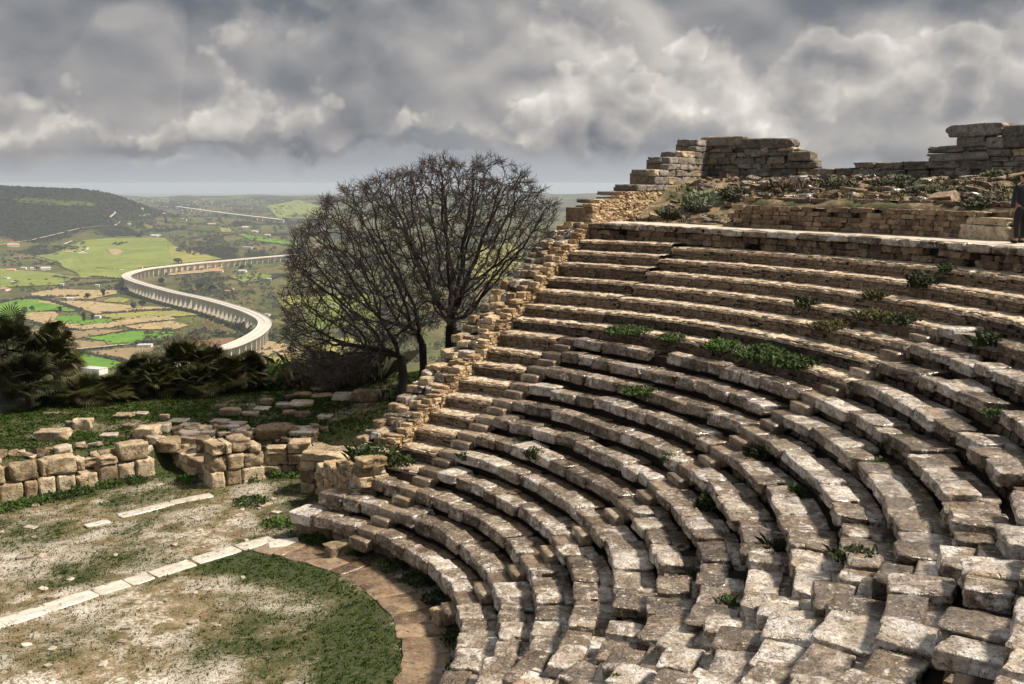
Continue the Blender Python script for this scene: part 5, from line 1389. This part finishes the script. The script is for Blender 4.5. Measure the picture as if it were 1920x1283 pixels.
# woods, hedges and scrub that read as one mass
def mass(name, label, spots, mat):
    vs = []; fs = []
    for (p, h) in spots: clump(vs, fs, p + Vector((0, 0, h * .4)), h * .75, h * .5, 16, h * .34)
    o = mesh_obj(name, vs, fs, mat); tag(o, label, 'wood' if 'wood' in name else 'scrub', kind='stuff')
spots = []
for _ in range(5200):
    Y = rnd.uniform(4150, 6200); X = rnd.uniform(-2750, -1500)
    if woodf(X, Y) > .45: spots.append((Vector((CX + X, CY + Y, terr(CX + X, CY + Y))), rnd.uniform(6, 13)))
mass('hill_wood', 'wood covering the hill at the left, darkened as under a cloud shadow', spots, simple('cloud_shaded_wood', (.012, .016, .009), .9, .4, .02, c2=(.030, .034, .016)))  # cloud shadow over the hill is painted into the tone of its trees
spots = []
HED = [[(0, 568), (60, 558), (75, 560), (105, 568), (155, 583)], [(75, 560), (150, 585)], [(0, 616), (70, 634), (110, 655)], [(110, 655), (160, 665), (245, 682)], [(255, 645), (330, 638), (345, 642)], [(40, 600), (100, 617), (160, 622)], [(100, 520), (148, 527)], [(165, 520), (235, 525)],
       [(180, 503), (212, 507)], [(270, 420), (330, 432)], [(340, 425), (375, 430)], [(230, 405), (300, 415), (420, 425)], [(50, 560), (150, 557)], [(190, 590), (320, 582)], [(130, 537), (230, 528)], [(60, 480), (110, 495), (115, 500)]]
for H in HED:
    for i in range(len(H) - 1):
        n_ = int(math.hypot(H[i + 1][0] - H[i][0], H[i + 1][1] - H[i][1]) * 1.1) + 2
        for s in range(n_):
            if rnd.random() < .3: continue
            f = s / n_; q = VT(H[i][0] + (H[i + 1][0] - H[i][0]) * f + rnd.uniform(-1, 1), H[i][1] + (H[i + 1][1] - H[i][1]) * f + rnd.uniform(-.7, .7))
            if q is not None: spots.append((q, rnd.uniform(3.5, 8)))
for q in FEDGE:
    for _ in range(2):
        if rnd.random() < .42:
            q2 = q + Vector((rnd.gauss(0, 7), rnd.gauss(0, 16), 0)); q2.z = terr(q2.x, q2.y); spots.append((q2, rnd.uniform(1.8, 5.0)))
SCRUB = [((320, 445), (420, 475), 130, 9), ((330, 515), (520, 565), 600, 5), ((300, 535), (440, 560), 110, 6), ((0, 470), (110, 500), 150, 6), ((60, 455), (160, 475), 110, 7), ((180, 425), (320, 442), 90, 7), ((330, 430), (620, 480), 500, 7), ((20, 525), (130, 550), 150, 4), ((270, 620), (420, 640), 110, 4.5),
         ((430, 600), (480, 635), 70, 6), ((505, 540), (760, 690), 800, 4.5), ((0, 610), (50, 622), 40, 5), ((290, 500), (520, 530), 120, 5), ((380, 560), (520, 620), 90, 4), ((215, 380), (620, 430), 900, 10), ((200, 540), (240, 556), 40, 6), ((640, 450), (1060, 680), 1500, 8), ((480, 655), (700, 720), 130, 4), ((1040, 400), (1090, 470), 60, 8)]
for (a_, b_, n_, h) in SCRUB:
    for _ in range(n_):
        x, y = rnd.uniform(a_[0], b_[0]), rnd.uniform(a_[1], b_[1])
        if mn.noise(Vector((x * .045, y * .11, 3))) < -.08: continue
        q = VT(x, y)
        if q is not None: spots.append((q, h * rnd.uniform(.7, 1.9)))
mass('valley_scrub', 'dark hedges and scrub patches spread over the valley floor', spots, M_ftree)
spots = []
for (a_, b_, n_, h) in (((40, 588), (110, 606), 90, 3), ((110, 606), (330, 616), 160, 3), ((395, 545), (480, 585), 90, 5), ((60, 545), (220, 553), 70, 3), ((350, 600), (420, 622), 80, 4)):
    for _ in range(n_):
        q = VT(rnd.uniform(a_[0], b_[0]), rnd.uniform(a_[1], b_[1]))
        if q is not None: spots.append((q, h * rnd.uniform(.6, 1.2)))
mass('dry_reed_scrub', 'tan reeds and bare bushes along the valley stream', spots, simple('reed', (.27, .19, .10), .9, .3, .05))

# ------------------------------------------------------------------ the person on the walkway
def person():
    fp = onz(1912, 457, zk(20)); 
    def skin(name, J, E_, mat, parent=None, sub=2):
        me = bpy.data.meshes.new(name); me.from_pydata([j[0] for j in J], E_, [])
        o = bpy.data.objects.new(name, me); link(o, parent); me.materials.append(mat)
        md = o.modifiers.new('skin', 'SKIN'); md.use_smooth_shade = True
        for i, j in enumerate(J): me.skin_vertices[0].data[i].radius = j[1] if isinstance(j[1], tuple) else (j[1], j[1])
        me.skin_vertices[0].data[0].use_root = True
        s = o.modifiers.new('sub', 'SUBSURF'); s.levels = sub; s.render_levels = sub
        return o
    # local frame: person faces +Y (away from the camera); x to their right
    J = [((0, 0, .95), (.125, .095)), ((0, .01, 1.12), (.115, .085)), ((0, .0, 1.32), (.135, .09)), ((0, -.01, 1.44), (.075, .06)), ((0, 0, 1.50), .052), ((0, .02, 1.58), (.07, .085)), ((0, .025, 1.67), (.072, .09)),
         ((-.10, 0, .90), .085), ((-.11, .02, .50), .058), ((-.115, -.02, .09), .042), ((-.12, .12, .045), .04), ((.10, 0, .90), .085), ((.11, .05, .50), .058), ((.12, .04, .09), .042), ((.125, .18, .045), .04),
         ((-.19, -.01, 1.39), .052), ((-.25, -.03, 1.12), .042), ((-.245, .05, .87), .030), ((-.24, .08, .79), (.035, .02)), ((.19, -.01, 1.39), .052), ((.25, -.03, 1.12), .042), ((.245, .05, .87), .030), ((.24, .08, .79), (.035, .02)),
         ((0, .115, 1.60), .016), ((-.074, .02, 1.60), .016), ((.074, .02, 1.60), .016)]
    E_ = [(0, 1), (1, 2), (2, 3), (3, 4), (4, 5), (5, 6), (0, 7), (7, 8), (8, 9), (9, 10), (0, 11), (11, 12), (12, 13), (13, 14), (2, 15), (15, 16), (16, 17), (17, 18), (2, 19), (19, 20), (20, 21), (21, 22), (5, 23), (5, 24), (5, 25)]
    for sx_, wi in ((-1, 18), (1, 22)):                      # four fingers and a thumb
        for f_, (dx, ln) in enumerate(((-.024, .060), (-.008, .07), (.008, .066), (.024, .052))):
            b = len(J); wx = .24 * sx_
            J.append(((wx + dx, .095, .755), .0095)); J.append(((wx + dx, .105, .755 - ln * .6), .0085)); J.append(((wx + dx, .090, .755 - ln), .0075)); E_ += [(wi, b), (b, b + 1), (b + 1, b + 2)]
        b = len(J); J.append(((.24 * sx_ - .03 * sx_, .11, .78), .0105)); J.append(((.24 * sx_ - .045 * sx_, .12, .745), .009)); E_ += [(wi, b), (b, b + 1)]
    body = skin('person', J, E_, M_skin); body.location = fp; body.rotation_euler = (0, 0, R(12))
    tag(body, 'person in a dark jacket seen from behind on the walkway at the right edge', 'person')
    skin('jacket', [((0, 0, .86), (.165, .125)), ((0, .01, 1.0), (.16, .12)), ((0, .01, 1.15), (.155, .115)), ((0, 0, 1.33), (.168, .118)), ((0, -.015, 1.45), (.10, .085)), ((0, -.02, 1.51), (.075, .07)),
                    ((-.20, -.01, 1.395), .072), ((-.265, -.03, 1.12), .06), ((-.255, .045, .86), .048), ((.20, -.01, 1.395), .072), ((.265, -.03, 1.12), .06), ((.255, .045, .86), .048)],
         [(0, 1), (1, 2), (2, 3), (3, 4), (4, 5), (3, 6), (6, 7), (7, 8), (3, 9), (9, 10), (10, 11)], M_cloth, body)
    skin('trousers', [((0, 0, .95), (.15, .115)), ((0, 0, .86), (.155, .12)), ((-.10, 0, .80), .105), ((-.112, .02, .5), .08), ((-.117, -.015, .11), .068), ((.10, 0, .80), .105), ((.112, .05, .5), .08), ((.122, .04, .11), .068)],
         [(0, 1), (1, 2), (2, 3), (3, 4), (1, 5), (5, 6), (6, 7)], M_trous, body)
    for sx_, dy in ((-1, 0), (1, .06)):
        skin('shoe', [((.118 * sx_, -.04 + dy, .055), (.05, .05)), ((.12 * sx_, .06 + dy, .05), (.05, .045)), ((.125 * sx_, .16 + dy, .042), (.048, .036))], [(0, 1), (1, 2)], M_trous, body)
    skin('hair', [((0, -.02, 1.57), (.07, .07)), ((0, -.015, 1.65), (.083, .088)), ((0, .02, 1.70), (.075, .085))], [(0, 1), (1, 2)], M_hair, body)
person()

# ------------------------------------------------------------------ haze over the valley
def haze(dens):
    x0, x1, y0, y1, z0, z1 = -45000, 45000, -400, 35000, CZ - 420, 14.5
    v = [(x, y, z) for z in (z0, z1) for (x, y) in ((x0, y0), (x1, y0), (x1, y1), (x0, y1))]
    o = mesh_obj('haze', v, [(0, 3, 2, 1), (4, 5, 6, 7), (0, 1, 5, 4), (1, 2, 6, 5), (2, 3, 7, 6), (3, 0, 4, 7)], None)
    m = bpy.data.materials.new('pale_haze'); m.use_nodes = True; m.node_tree.nodes.clear(); n = NT(m.node_tree)
    pv = n.node('ShaderNodeVolumePrincipled'); pv.inputs['Color'].default_value = (.74, .86, 1.0, 1); pv.inputs['Density'].default_value = dens; pv.inputs['Anisotropy'].default_value = .1
    out = n.node('ShaderNodeOutputMaterial'); n.l.new(pv.outputs[0], out.inputs['Volume'])
    o.data.materials.append(m); tag(o, 'pale blue haze lying over the valley', 'haze', kind='stuff')
haze(5e-5)
print('objects', len(bpy.data.objects))
